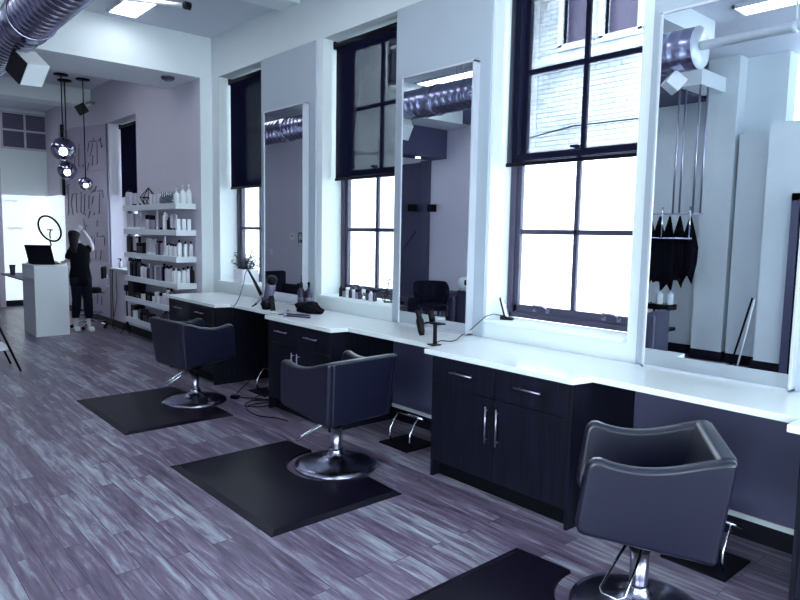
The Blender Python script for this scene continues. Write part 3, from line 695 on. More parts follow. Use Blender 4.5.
DX, DZ, DR = 1.42, 3.46, .19
d = thing('spiral_duct', 'large silver spiral ventilation duct running along the ceiling', 'duct', (DX, 2.90, DZ))
prof = []
L = 12.6; k = 0.0
n = int(L/.115)
for i in range(n):
    y = i*.115; prof += [(DR, y+.008), (DR, y+.100), (DR+.003, y+.104), (DR+.003, y+.111)]
m = MB(); m.lathe([(0, 0), (DR, 0)]+prof+[(DR, L), (0, L)], seg=48, axis='y'); 
for f in m.bm.faces: f.smooth = True
m.build('duct_body', DUCT, d)
for yy in (6.45-2.9, 10.1-2.9):
    m = MB(); m.lathe([(DR+.004, yy-.12), (DR+.014, yy-.12), (DR+.014, yy-.11), (DR+.008, yy-.10), (DR+.008, yy+.10), (DR+.014, yy+.11), (DR+.014, yy+.12), (DR+.004, yy+.12)], seg=48, axis='y'); m.build('coupling_ring', DUCT, d)
m = MB(); m.lathe([(0, -.006), (DR+.004, -.006), (DR+.004, .0), (0, 0)], seg=48, axis='y'); m.build('end_cap', mat('duct_cap', (190, 198, 208), .4, .3), d)
for yy in (.8, 3.0, 5.1, 8.6, 11):
    m = MB(); m.tube([(-.0, yy, DR), (-.0, yy, CH-DZ)], .005, 6).tube([(.12, yy, DR-.06), (.12, yy, CH-DZ)], .004, 6); m.build('hanger', STEEL, d)
p = thing('white_pipe', 'white painted pipe running on from the duct end', 'pipe', (DX, -2.9, 3.475))
m = MB(); m.cyl((0, 0, 0), .04, 5.79, 'y', 16); m.build('pipe_run', WHITE, p)
for yy in (1.2, 5.0):
    m = MB(); m.lathe([(.04, yy-.02), (.052, yy-.02), (.052, yy+.02), (.04, yy+.02)], seg=16, axis='y').tube([(0, yy, .05), (0, yy, CH-3.475)], .008, 8); m.build('hanger', WHITE, p)

def speaker(name, label, loc, rot, s=.13, dark=BLACK, lightm=WHITE, hang=None, cat='speaker'):
    t = thing(name, label, cat, loc); t.rotation_euler = rot
    MB().box(-s, s, -s*.9, s, -s, s).build('cabinet_body', lightm, t, .008)
    MB().box(-s*.97, s*.97, -s*1.02, -s*.9, -s*.97, s*.97).build('grille', dark, t, .004)
    if hang:
        m = MB(); m.tube([(0, 0, s), (0, 0, s+hang)], .008, 8); m.build('bracket', BLACK, t)
    return t
speaker('ceiling_speaker', 'boxy white speaker with dark front tilted under the duct', (1.50, 6.95, 3.15), (math.radians(8), math.radians(40), math.radians(-62)), .115)
speaker('ceiling_speaker', 'boxy pale speaker under the duct end, seen in the nearest mirror', (1.42, 3.13, 3.18), (math.radians(8), math.radians(40), math.radians(225)), .075)
sp = speaker('wall_speaker', 'small black tilted speaker on the wall above the lettered panel', (3.42, 12.15, 3.70), (math.radians(10), math.radians(-30), math.radians(-20)), .085, BLACK, BLACK)
m = MB(); m.tube([(.1, .05, .05), (.18, .08, .04), (.24, .12, .0)], .02, 8); m.build('bracket', STEEL, sp)

# track pipe with black lamp head near the ceiling
t = thing('track_spotlight', 'white ceiling bar ending in a black lamp head', 'spotlight', (2.98, 6.86, 4.03))
m = MB(); m.tube([(-1.0, 0.14*3.3, 0), (-.03, .02, 0)], .022, 12); m.build('bar', WHITE, t)
m = MB(); m.lathe([(0, -.02), (.036, -.02), (.04, 0), (.04, .05), (0, .055)], seg=16, axis='x'); m.build('lamp_head', BLACK, t)
m = MB(); m.tube([(-.5, .24, 0), (-.5, .24, .12)], .008, 8); m.build('stem', WHITE, t)
t = thing('smoke_detector', 'small dark dome fixture under the deep beam', 'smoke detector', (3.43, 8.47, 3.635))
m = MB(); m.lathe([(0, 0), (.085, 0), (.085, -.02), (.07, -.035), (0, -.035)], seg=24); m.build('housing', mat('detector_dark', (46, 44, 66), .4), t)
m = MB(); m.lathe([(0, -.034), (.04, -.036), (.03, -.055), (0, -.06)], seg=16); m.build('dome', CLEAR, t)

# pendants
pend = [((3.02, 11.79), (64, 147.3), 2.96, .19, 'largest mirrored globe pendant lamp, uppermost of the three'), ((3.18, 12.21), None, 2.655, .155, 'middle-sized mirrored globe pendant lamp below the largest one'), ((3.38, 11.9), None, 2.43, .115, 'smallest mirrored globe pendant lamp hanging lowest by the lettered panel')]
for (x, y), _, z, r, lab in pend:
    t = thing('pendant_lamp', lab, 'pendant lamp', (x, y, z), 0, 'mirrored globe pendants')
    h = [(r*math.sin(a), r*math.cos(a)) for a in [PI*k/32 for k in range(0, 17)]]
    m = MB(); m.lathe([(0, r)]+h[1:]+[(r*.985, -.0)]+[(0.98*p[0], 0.98*p[1]) for p in h[::-1][:-1]]+[(0, r*.98)], seg=32); m.build('mirrored_cap', mat('smoke_chrome', (150, 144, 172), .1, 1.0), t)
    h2 = [(r*math.sin(a), r*math.cos(a)) for a in [PI/2+PI*k/32 for k in range(0, 17)]]
    m = MB(); m.lathe(h2[:-1]+[(0, -r)], seg=32); m.build('clear_bowl', CLEAR, t)
    m = MB(); m.lathe([(0, -.55*r), (.25*r, -.45*r), (.34*r, -.2*r), (.18*r, .15*r), (0, .2*r)], seg=16); m.build('bulb', BULB, t)
    m = MB(); m.tube([(0, 0, r), (0, 0, CH-z)], .009, 8); m.build('cord', BLACK, t)
    m = MB(); m.lathe([(0, CH-z), (.11, CH-z), (.11, CH-z-.02), (0, CH-z-.025)], seg=20); m.build('canopy', BLACK, t)

# ------------------------------------------------------------------ reception
t = thing('reception_desk', 'tall white reception desk with a low side wing', 'desk', (2.40, 11.2, 0))
MB().box(0, .48, 0, .8, 0, 1.08).build('body', WHITEL, t, .004)
MB().box(-.002, .482, -.002, .802, 1.08, 1.105).build('desk_top', WHITE, t, .003)
MB().box(-.14, .28, .05, 1.7, .87, .90).build('side_wing', GREYW, t, .004)
MB().box(.2, .24, 1.6, 1.66, 0, .87).build('leg', STEEL, t)
t = thing('laptop', 'open black laptop on the reception desk, lid towards the room', 'laptop', (2.59, 11.48, 1.106), math.radians(-38))
MB().box(-.17, .17, -.02, .22, 0, .016).build('keyboard_base', BLACK, t, .004)
M = Matrix.Translation((0, -.02, .012)) @ Matrix.Rotation(math.radians(24), 4, 'X') @ Matrix.Shear('XY', 4, (0, 0))
m = MB(); m.box(-.2, .2, -.008, .0, 0, .33, M); m.build('lid', BLACK, t, .003)
t = thing('paper_cup', 'dark cup standing on the desk side wing', 'cup', (2.33, 12.35, .90))
m = MB(); m.lathe([(0, 0), (.035, 0), (.045, .15), (0, .15)], seg=16); m.build('cup_body', mat('cup_dark', (52, 48, 70), .5), t)
m = MB(); m.lathe([(0, .15), (.048, .15), (.048, .165), (0, .168)], seg=16); m.build('lid', BLACK, t)
t = thing('tape_dispenser', 'small silver desk gadget left of the laptop', 'desk item', (2.46, 11.78, 1.106))
MB().box(-.03, .03, -.06, .06, 0, .025).build('base', STEEL, t, .004)
m = MB(); m.lathe([(.012, -.012), (.03, -.012), (.03, .012), (.012, .012)], (0, 0, .04), 16, 'x'); m.build('wheel', BLACK, t)
t = thing('ring_light', 'black ring light on a stand behind the laptop', 'ring light', (2.90, 12.42, 0))
Rm = Matrix.Rotation(math.radians(20), 4, 'Z')
ring = [Rm @ Vector((.0+.20*math.cos(a)-.02*math.sin(a), 0, 1.67+.205*math.sin(a)-.05*math.cos(a))) for a in [2*PI*k/40 for k in range(40)]]
ring = [v+Vector((0, -.12, 0)) for v in ring]
m = MB(); m.tube(ring, .017, 10, closed=True); m.build('ring', BLACK, t)
m = MB(); m.tube([(0, 0, .03), (0, 0, 1.3), (.03, -.04, 1.4), (-.0, -.1, 1.46)], .013, 8); m.build('pole', BLACK, t)
for a in (0, 2.1, 4.2):
    m = MB(); m.tube([(0, 0, .3), (.14*math.cos(a), .14*math.sin(a), .012)], .009, 8); m.build('leg', BLACK, t)
m = MB(); m.tube([(.01, -.09, 1.50), (.0, -.10, 1.58), (0.02, -.1, 1.66)], .012, 8).box(-.045, .055, -.11, -.09, 1.64, 1.66); m.build('phone_clamp', BLACK, t)

# stool on castors
t = thing('rolling_stool', 'black rolling stool with backrest by the lettered panel', 'stool', (3.36, 11.78, 0))
m = MB(); m.lathe([(0, .60), (.17, .60), (.185, .62), (.185, .66), (.16, .69), (0, .695)], seg=28); m.build('seat', BLACK, t)
m = MB(); m.tube([(0, 0, .1), (0, 0, .6)], .022, 12); m.build('column', CHROME, t)
m = MB(); m.tube([(.05, -.03, .60), (.20, -.11, .60), (.25, -.14, .68), (.24, -.13, .9)], .011, 8); m.build('back_arm', CHROME, t)
m = MB(); m.box(-.13, .13, -.02, .02, -.1, .11); bk = m.build('backrest', BLACK, t, .04, 4); bk.location = (.20, -.10, .94); bk.rotation_euler = (0, 0, math.radians(60))
for k in range(5):
    a = 2*PI*k/5+.3; c, s = math.cos(a), math.sin(a)
    m = MB(); m.tube([(.02*c, .02*s, .13), (.15*c, .15*s, .11), (.29*c, .29*s, .075)], .014, 8); l = m.build('leg', CHROME, t)
    m = MB(); m.cyl((.29*c-.012*s*-1, .29*s-.012*c, .03), .029, .024, 'y', 14); m.build('castor', BLACK, l)
m = MB(); ringp = [(.19*math.cos(2*PI*k/28), .19*math.sin(2*PI*k/28), .26) for k in range(28)]; m.tube(ringp, .009, 6, closed=True).tube([(-.19, 0, .26), (.19, 0, .26)], .008, 6); m.build('foot_ring', CHROME, t)

# ------------------------------------------------------------------ person (seen from behind, one hand at the head)
def skinned(name, verts, edges, radii, m_, parent=None, sub=2, root=0):
    me = bpy.data.meshes.new(name); me.from_pydata([Vector(v) for v in verts], edges, []); me.materials.append(m_)
    o = bpy.data.objects.new(name, me); COL.objects.link(o)
    sk = o.modifiers.new('skin', 'SKIN'); sk.use_smooth_shade = True
    if not me.skin_vertices: me.skin_vertices.new()
    for i, r in enumerate(radii):
        rr = r if isinstance(r, tuple) else (r, r)
        me.skin_vertices[0].data[i].radius = rr; me.skin_vertices[0].data[i].use_root = (i == root)
    s = o.modifiers.new('sub', 'SUBSURF'); s.levels = sub; s.render_levels = sub
    dg = bpy.context.evaluated_depsgraph_get(); bpy.context.view_layer.update()
    me2 = bpy.data.meshes.new_from_object(o.evaluated_get(bpy.context.evaluated_depsgraph_get()))
    o.modifiers.clear(); o.data = me2; me2.name = name
    for p in me2.polygons: p.use_smooth = True
    if parent: o.parent = parent
    return o
# local frame: +x towards the wall with windows, +y away from the camera
PN = thing('person', 'person with long dark hair in black clothes, arm raised, behind the reception desk', 'person', (3.13, 11.46, 0))
V = [(0, 0, .90), (0, 0, 1.05), (0, .0, 1.20), (-.01, 0, 1.34), (-.03, 0, 1.43), (-.045, 0, 1.51), (-.06, .01, 1.59), (-.065, .015, 1.68),   # 0-7 pelvis..head
     (.11, .0, 1.36), (.20, -.03, 1.34), (.135, -.05, 1.51), (.045, -.04, 1.66),   # 8-11 right arm raised (shoulder, elbow, wrist, hand)
     (-.13, .02, 1.34), (-.17, .06, 1.17), (-.22, .10, 1.13), (-.27, .12, 1.125),   # 12-15 left arm to the desk
     (.075, 0, .84), (.10, -.01, .50), (.115, .02, .13), (.12, .0, .055), (.125, -.10, .03),     # 16-20
     (-.06, 0, .84), (-.045, .08, .50), (-.05, .16, .13), (-.05, .14, .055), (-.07, .05, .03)]
E_ = [(0, 1), (1, 2), (2, 3), (3, 4), (4, 5), (5, 6), (6, 7), (3, 8), (8, 9), (9, 10), (10, 11), (3, 12), (12, 13), (13, 14), (14, 15), (0, 16), (16, 17), (17, 18), (18, 19), (19, 20), (0, 21), (21, 22), (22, 23), (23, 24), (24, 25)]
Rr = [(.13, .10), (.11, .09), (.12, .095), (.115, .09), (.055, .052), (.05, .05), (.074, .086), (.067, .078), .05, .040, .032, .028, .05, .038, .03, .026, .078, .055, .037, .036, .03, .078, .055, .037, .036, .03]
body = skinned('body', V, E_, Rr, SKIN, PN)
# clothes, a little wider than the body
def loft(name, rings, m_, parent, seg=20):
    m = MB(); bm = m.bm; G = []
    for (cx, cy, z, a, b) in rings: G.append([bm.verts.new((cx+a*math.cos(2*PI*k/seg), cy+b*math.sin(2*PI*k/seg), z)) for k in range(seg)])
    for A, B in zip(G[:-1], G[1:]):
        for k in range(seg): bm.faces.new((A[k], A[(k+1) % seg], B[(k+1) % seg], B[k]))
    bm.faces.new(G[0][::-1]); bm.faces.new(G[-1])
    o = m.build(name, m_, parent, smooth=True); return o
loft('tunic', [(.01, .02, .76, .165, .13), (.01, .02, .80, .17, .135), (0, .01, .92, .17, .132), (0, 0, 1.06, .142, .115), (0, 0, 1.2, .152, .12), (-.01, 0, 1.32, .165, .115), (-.02, 0, 1.39, .135, .095), (-.03, 0, 1.43, .075, .07), (-.035, 0, 1.45, .06, .058)], BLKCLOTH, PN)
skinned('sleeve', [(.08, 0, 1.35), (.13, -.01, 1.355), (.19, -.025, 1.345)], [(0, 1), (1, 2)], [.075, .068, .058], BLKCLOTH, PN)
skinned('sleeve', [(-.10, .01, 1.34), (-.14, .03, 1.30), (-.175, .06, 1.18)], [(0, 1), (1, 2)], [.07, .062, .052], BLKCLOTH, PN)
for (a, b, c_, d_) in (((.075, 0), (.10, -.01), (.115, .018), 'r'), ((-.06, 0), (-.045, .08), (-.05, .155), 'l')):
    loft('trouser_leg', [(a[0], a[1], .90, .10, .11), (a[0], a[1], .80, .095, .10), (b[0], b[1], .52, .070, .075), (b[0]*.6+c_[0]*.4, b[1]*.6+c_[1]*.4, .38, .072, .075), (c_[0], c_[1], .21, .055, .06)], DKFAB, PN)
hr = skinned('hair', [(-.068, .0, 1.64), (-.085, -.02, 1.585), (-.10, -.05, 1.49), (-.105, -.07, 1.38), (-.10, -.085, 1.29)], [(0, 1), (1, 2), (2, 3), (3, 4)], [(.098, .108), (.10, .095), (.08, .055), (.062, .045), (.04, .03)], HAIR, PN)
for (x, y), lab in (((.122, -.05), 'r'), ((-.06, .09), 'l')):
    m = MB(); m.prism([(-.105, 0), (.085, 0), (.09, .05), (.05, .085), (-.0, .07), (-.09, .045)], 0, -.042, .042); sx_ = m.build('shoe', WHITE, PN, .018, 3); sx_.location = (x, y, 0); sx_.rotation_euler = (0, 0, PI)
# fingers
for base, dirn in ((V[11], Vector((-.6, .1, .75))), (V[15], Vector((-.8, .55, -.05)))):
    vv, ee, rr = [Vector(base)], [], [.022]
    d0 = dirn.normalized(); side = d0.cross(Vector((0, 1, .2))).normalized()
    for k in range(4):
        o_ = Vector(base)+side*(k-1.5)*.017+d0*.02
        i = len(vv); ln = (.055, .065, .062, .05)[k]
        vv += [o_+d0*.03, o_+d0*(.03+ln*.55)+Vector((0, .008, -.004)), o_+d0*(.03+ln)+Vector((0, .022, -.012))]; ee += [(0, i), (i, i+1), (i+1, i+2)]; rr += [.009, .008, .0065]
    i = len(vv); vv += [Vector(base)+side*.035+d0*.02, Vector(base)+side*.05+d0*.05]; ee += [(0, i), (i, i+1)]; rr += [.010, .008]
    skinned('hand', vv, ee, rr, SKIN, PN, 1)

# ------------------------------------------------------------------ tray table with A legs, far left
t = thing('folding_stand', 'black A-frame folding stand with a white tray at the picture edge', 'stand', (1.30, 8.84, 0))
for yy in (-.28, .28):
    m = MB(); m.tube([(.36, yy, .012), (.02, yy, .92)], .013, 8).tube([(-.36, yy, .012), (-.02, yy, .92)], .013, 8); m.build('leg', BLACK, t)
m = MB(); m.tube([(.0, -.28, .92), (0, .28, .92)], .013, 8).tube([(.265, -.28, .265), (.265, .28, .265)], .01, 8).tube([(-.265, -.28, .265), (-.265, .28, .265)], .01, 8); m.build('crossbar', BLACK, t)
MB().box(-.27, .27, -.27, .27, .272, .30).build('tray', WHITE, t, .005)

# ------------------------------------------------------------------ counter items
t = thing('potted_plant', 'small wispy plant in a white square pot on the far window sill', 'plant', (3.96, 7.42, SILL)); t.scale = (1.12, 1.12, 1.12)
m = MB(); m.box(-.10, .10, -.11, .11, .012, .15); m.build('pot', POTM, t, .008)
MB().box(-.115, .115, -.125, .125, 0, .012).build('saucer', WHITE, t, .003)
m = MB(); random.seed(3)
for k in range(46):
    a = random.uniform(0, 2*PI); l = random.uniform(.12, .30); e = random.uniform(.35, 1.3)
    p0 = Vector((random.uniform(-.06, .06), random.uniform(-.07, .07), .15)); d_ = Vector((math.cos(a)*math.cos(e), math.sin(a)*math.cos(e), math.sin(e)))
    p1 = p0+d_*l*.6; p2 = p0+d_*l+Vector((0, 0, -.02)); m.tube([p0, p1, p2], .005, 5, r2=.0015)
    for q in range(3):
        pc = p0+d_*l*(.4+.25*q); s_ = Vector((random.uniform(-1, 1), random.uniform(-1, 1), random.uniform(-.3, .8))).normalized()*.05
        m.tube([pc, pc+s_], .005, 4, r2=.001)
m.build('foliage', LEAF, t)

# hair dryer in a holder, at (3.33,5.80)
t = thing('hair_dryer', 'silver and black hair dryer propped in a black holder on the counter edge', 'hair dryer', (3.38, 5.86, CT))
RD = Matrix.Rotation(math.radians(24), 4, 'X')
DC = (0, -.02, .20)
m = MB(); m.lathe([(0, -.12), (.040, -.12), (.047, -.09), (.054, .02), (.050, .07), (.040, .085), (0, .085)], DC, 24, 'z', RD); m.build('barrel', mat('dryer_grey', (128, 124, 152), .22, .6), t)
m = MB(); m.lathe([(0, .08), (.045, .08), (.052, .10), (.052, .14), (.04, .155), (0, .16)], DC, 20, 'z', RD); m.build('rear_grille', BLACK, t)
m = MB(); m.tube([(0, .02, .19), (0, .13, .12), (0, .23, .055)], .021, 12, r2=.017); m.build('handle', mat('dryer_pale', (186, 188, 206), .3, .3), t)
m = MB(); m.tube([(0, .23, .055), (0, .27, .03), (-.02, .31, .005)], .012, 8, r2=.006); m.build('cord', BLACK, t)
m = MB(); m.prism([(-.10, 0), (-.075, 0), (-.035, .13), (-.06, .15)], 0, -.025, .025).prism([(.015, 0), (.085, 0), (.07, .13), (.03, .13)], 0, -.03, .03).box(-.035, .035, -.06, .09, .10, .115); m.build('holder', BLACK, t, .003)
m = MB(); m.lathe([(.03, -.12), (.046, -.13), (.062, -.17), (.056, -.17), (.036, -.12)], DC, 16, 'z', RD); m.build('nozzle', BLACK, t)
t = thing('curling_wand', 'long black curling wand slanting up behind the hair dryer, cord hanging', 'curling wand', (3.43, 6.12, CT))
m = MB(); m.tube([(0, -.02, .13), (0, .12, .26)], .021, 10, r2=.017).tube([(0, .12, .26), (0, .25, .37)], .014, 8, r2=.011); m.build('barrel', BLACK, t)
m = MB(); m.tube([(0, -.02, .13), (0, -.05, .06), (0, -.05, .0)], .012, 8); m.build('stand_leg', BLACK, t)
m = MB(); m.tube([(0, .25, .37), (0, .28, .375), (-.01, .305, .34), (-.03, .31, .22), (-.08, .31, .08), (-.12, .31, .012), (-.145, .31, -.01), (-.155, .31, -.08), (-.155, .31, -.5)], .004, 6); m.build('cord', BLACK, t)
# silver clip by the dryer
t = thing('hair_clip', 'slim silver sectioning clip lying between dryer and black cloth', 'hair clip', (3.50, 5.68, CT+.002), math.radians(60))
m = MB(); m.tube([(-.09, 0, .008), (.09, .012, .008)], .006, 6).tube([(-.09, 0, .008), (.09, -.014, .008)], .006, 6); m.build('prongs', STEEL, t)
m = MB(); m.lathe([(0, 0), (.014, 0), (.014, .016), (0, .016)], (-.05, 0, 0), 12); m.build('hinge', STEEL, t)
# cloth
m = MB(); bm = m.bm
bmesh.ops.create_icosphere(bm, subdivisions=4, radius=1)
from mathutils import noise
for v in bm.verts:
    n_ = noise.noise(v.co*1.6)*.35+noise.noise(v.co*4)*.12
    v.co = Vector((v.co.x*.095*(1+n_), v.co.y*.20*(1+n_*.7), max(v.co.z*.062*(1+n_)+.045*(1 if v.co.y > -.3 else .7), 0.0)))
o = m.build('black_towel', BLKCLOTH, None, loc=(3.60, 5.45, CT+.001), smooth=True); tag(o, 'rumpled black towel bundle on the counter before the black bottles', 'towel')
# spray bottles
for (x, y, h, lab) in ((3.72, 5.78, .33, 'tall dark spray bottle with pointed nozzle leaning near the mirror edge'), (3.76, 5.70, .26, 'shorter dark bottle with a round knob cap beside the mirror')):
    t = thing('styling_bottle', lab, 'bottle', (x, y, CT), 0, 'dark bottles at the farthest mirror')
    bh = .22
    m = MB(); m.lathe([(0, 0), (.036, 0), (.04, .01), (.04, bh*.82), (.02, bh*.95), (.014, bh), (0, bh)], seg=20); m.build('bottle_body', mat('dark_bottle', (40, 36, 58), .2), t)
    m = MB()
    if h > .3: m.lathe([(0, bh), (.018, bh), (.016, bh+.04), (.006, bh+.07), (.004, bh+.13), (0, bh+.135)], seg=14).box(-.05, .01, -.008, .008, bh+.03, bh+.045)
    else: m.lathe([(0, bh), (.012, bh), (.012, bh+.03), (.018, bh+.04), (.012, bh+.06), (0, bh+.062)], seg=14)
    m.build('cap', BLACK, t)
    m = MB(); m.lathe([(.0405, .05), (.0412, .05), (.0412, .12), (.0405, .12)], seg=20); m.build('label_band', mat('bottle_label', (84, 80, 106), .5), t)
# comb / flat iron lying on the counter
t = thing('flat_iron', 'closed silver and black flat iron lying on the worktop edge', 'flat iron', (3.30, 5.19, CT), math.radians(-68))
m = MB(); m.box(-.14, .14, -.018, .018, .002, .016).box(-.14, .14, -.016, .016, .020, .034); m.build('plates', mat('iron_shell', (72, 68, 96), .3, .4), t, .006)
m = MB(); m.lathe([(0, 0), (.022, 0), (.022, .036), (0, .036)], (-.14, 0, 0), 16); m.build('hinge', STEEL, t)
m = MB(); m.tube([(-.16, 0, .02), (-.22, .02, .01), (-.26, .05, .008)], .005, 6); m.build('cord', BLACK, t)

# nail varnish bottles on the second sill
NV = [(5.37, .11, 'k'), (5.31, .09, 'g'), (5.255, .10, 'w'), (5.205, .10, 'd'), (5.15, .085, 'l'), (5.10, .095, 'g'), (5.055, .095, 'd'), (4.995, .10, 'c'), (4.935, .105, 'd'), (4.885, .09, 'p'), (4.825, .12, 'd')]
for k, (y, h, c) in enumerate(NV):
    product('jar' if k % 3 else 'bottle', c, 'k' if c in 'kdg' else 'w', 3.93, y, SILL+.0005, .042, h, '%s small bottle, %s from the far end of the row on the window sill' % (TN[c], ORD[k]), 'small bottles along the window sill')
# wire geometric ornament on the second sill
wire_gem('wire_centrepiece', 'dark wire geometric ornament at the near end of the bottle row on the sill', (3.99, 4.68, SILL), .22, BLACK, .0035)

# dryer stand at the joint of the worktops
t = thing('tool_stand', 'black tool stand holding two dark styling irons at the worktop joint', 'tool stand', (3.29, 3.345, CT), math.radians(-10))
m = MB(); m.box(-.045, .035, -.035, .035, 0, .008); m.build('foot', BLACK, t, .002)
m = MB(); m.box(-.009, .009, -.014, .014, .006, .16); m.build('post', BLACK, t, .002)
m = MB(); m.box(-.04, .04, -.075, .07, .155, .165); m.build('cross_plate', BLACK, t, .003)
t2 = thing('curling_iron', 'thick black curling iron hanging on the far side of the tool stand', 'curling iron', (3.27, 3.46, CT+.012), 0)
m = MB(); m.lathe([(0, 0), (.018, .0), (.026, .03), (.03, .11), (.022, .13), (.022, .16), (.026, .17), (.026, .19), (0, .19)], (0, -.0, .045), 18, 'z', Matrix.Rotation(math.radians(-14), 4, 'X')); m.build('barrel', BLACK, t2)
m = MB(); m.box(-.012, .012, -.04, .05, .135, .143); m.build('clip', BLACK, t2)
t3 = thing('curling_iron', 'thick black curling iron resting on top of the tool stand plate', 'curling iron', (3.30, 3.385, CT+.167), 0)
m = MB(); m.lathe([(0, 0), (.022, .0), (.024, .05), (.02, .06), (.024, .07), (.022, .085), (0, .085)], (0, 0, 0), 18, 'z', Matrix.Rotation(math.radians(-14), 4, 'X')); m.build('barrel', BLACK, t3)
m = MB(); m.tube([(3.31, 3.36, CT+.004), (3.38, 3.41, CT+.004), (3.45, 3.44, CT+.004), (3.49, 3.37, CT+.004), (3.58, 3.40, CT+.004), (3.66, 3.46, CT+.004), (3.78, 3.54, CT+.004), (3.84, 3.52, CT+.03), (3.845, 3.43, CT+.107), (3.842, 3.35, CT+.17), (3.85, 3.28, CT+.195), (3.92, 3.24, SILL+.03)], .0035, 6)
tag(m.build('cable', BLACK, None), 'thin dark cable from the tool stand up to the phone on the sill', 'cable')
t = thing('cordless_phone', 'silver cordless phone standing in its black charger on the sill', 'phone', (3.95, 3.225, SILL), math.radians(-60))
m = MB(); m.prism([(-.05, 0), (.05, 0), (.045, .012), (-.02, .035), (-.05, .03)], 1, -.04, .04); m.build('charger_base', BLACK, t, .004)
Mh = Matrix.Rotation(math.radians(-16), 4, 'Y')
m = MB(); m.box(-.004, .016, -.024, .024, .015, .175, Mh); m.build('handset', mat('phone_silver', (196, 202, 214), .3, .2), t, .005)
m = MB(); m.box(-.016, -.004, -.025, .025, .02, .178, Mh); m.build('handset_back', BLACK, t, .004)
m = MB(); m.box(.015, .018, -.018, .018, .12, .155, Mh); 
for r_ in range(4):
    for c_ in range(3): m.box(.015, .019, -.018+c_*.013, -.008+c_*.013, .04+r_*.017, .051+r_*.017, Mh)
m.build('keypad', mat('phone_keys', (110, 116, 136), .4), t)

# tangled cables on the floor near the farthest chair
def floor_cable(pts, lab, r=.005):
    P = [Vector(p) for p in pts]; out = []
    for i in range(len(P)-1):
        p0 = P[max(i-1, 0)]; p1 = P[i]; p2 = P[i+1]; p3 = P[min(i+2, len(P)-1)]
        for k in range(6):
            u = k/6; out.append(0.5*((2*p1)+(p2-p0)*u+(2*p0-5*p1+4*p2-p3)*u*u+(3*p1-p0-3*p2+p3)*u**3))
    out.append(P[-1]); m = MB(); m.tube(out, r, 6); return tag(m.build('floor_cable', BLACK, None), lab, 'cable', 'black cables on the floor')
floor_cable([(3.8, 6.3, .5), (3.5, 6.25, .2), (3.2, 6.18, .01), (3.1, 6.0, .006), (3.25, 5.8, .006), (3.3, 5.6, .006), (3.12, 5.52, .006), (3.0, 5.66, .006), (3.18, 5.75, .02), (3.36, 5.62, .006)], 'black cable looping on the floor before the far footrest')
floor_cable([(3.35, 5.6, .006), (3.15, 5.65, .006), (3.0, 5.62, .006), (2.93, 5.45, .006), (2.93, 5.25, .006), (3.02, 5.1, .006), (3.05, 4.95, .006)], 'black cable snaking along the floor behind the middle chair')
floor_cable([(3.85, 5.9, .8), (3.7, 5.8, .5), (3.5, 5.75, .06), (3.3, 5.9, .012), (3.15, 5.78, .012), (3.28, 5.66, .014), (3.42, 5.72, .012), (3.3, 5.86, .018)], 'knotted black cable bunched beside the far cabinet end')
t = thing('power_adapter', 'small black power adapter lying on the floor by the farthest mat', 'adapter', (3.06, 5.98, 0), .4)
MB().box(-.03, .03, -.04, .04, 0, .035).build('adapter_body', BLACK, t, .006)

# sill items of the far window, cables by the lettered panel
t = thing('hand_soap', 'small pale pump bottle on the sill beside the lettered panel', 'bottle', (3.80, 11.55, 1.02))
m = MB(); m.lathe([(0, 0), (.03, 0), (.032, .1), (.012, .12), (0, .12)], seg=14); m.build('bottle_body', PALEW, t)
m = MB(); m.lathe([(0, .12), (.012, .12), (.012, .16), (0, .165)], seg=10).box(-.045, .01, -.006, .006, .155, .168); m.build('cap', BLACK, t)
m = MB(); m.tube([(3.72, 11.72, 1.0), (3.715, 11.74, .6), (3.71, 11.7, .15), (3.66, 11.6, .012), (3.6, 11.3, .008)], .006, 6).tube([(3.72, 11.55, .95), (3.71, 11.5, .5), (3.66, 11.62, .02)], .005, 6)
tag(m.build('hanging_cable', BLACK, None), 'black cables hanging down the wall beside the lettered panel', 'cable')
t = thing('charger_stand', 'slim black tripod gadget against the wall left of the shelves', 'stand', (3.62, 10.75, 0))
m = MB(); m.tube([(0, 0, .1), (0, 0, .72)], .012, 8); m.build('pole', BLACK, t)
m = MB(); m.box(-.03, .03, -.05, .05, .70, .80); m.build('head', BLACK, t, .01)
for a in (0.5, 2.6, 4.7):
    m = MB(); m.tube([(0, 0, .22), (.1*math.cos(a), .1*math.sin(a), .01)], .008, 6); m.build('leg', BLACK, t)

# ------------------------------------------------------------------ across the room (seen in the mirrors)
# indigo bulkhead and sliding door
bh = thing('bulkhead', 'dark indigo box bulkhead with small lamps under the deep beam', 'bulkhead', (-1.27, 8.83, 3.10)); bh['kind'] = 'structure'
MB().box(0, 2.2, 0, .42, 0, .53).build('box_casing', DARKBOX, bh, .004)
for xx in (.55, 1.0, 1.5, 1.95):
    m = MB(); m.lathe([(0, 0), (.045, 0), (.05, -.012), (0, -.014)], (xx, .2, 0), 16); m.build('downlight', BULB, bh)
dr = thing('door_1', 'dark indigo plank sliding door with a diagonal brace', 'door', (-1.27, 9.50, 0)); dr['kind'] = 'structure'
m = MB(); m.box(0, .03, .0, 1.55, 0.02, 3.08)
m.build('door_panel', DARKBOX, dr)
m = MB()
for k in range(22): m.box(.03, .042, .06, 1.5, .10+k*.135, .10+k*.135+.118)
m.tube([(.05, .1, 1.75), (.05, 1.45, .4)], .03, 4); m.build('planks', DARKBOX, dr, .003)
m = MB(); m.box(0, .07, -.26, -.02, 0, 3.1).box(0, .055, -.0, .09, 0, 3.08).box(0, .06, 0, 1.55, 1.28, 1.42); m.build('jamb', DARKBOX, dr, .003)
t = speaker('wall_speaker', 'small black box speaker on the wall, seen in the middle mirror', (-1.17, 9.10, 2.19), (0, 0, math.radians(70)), .07, BLACK, BLACK)
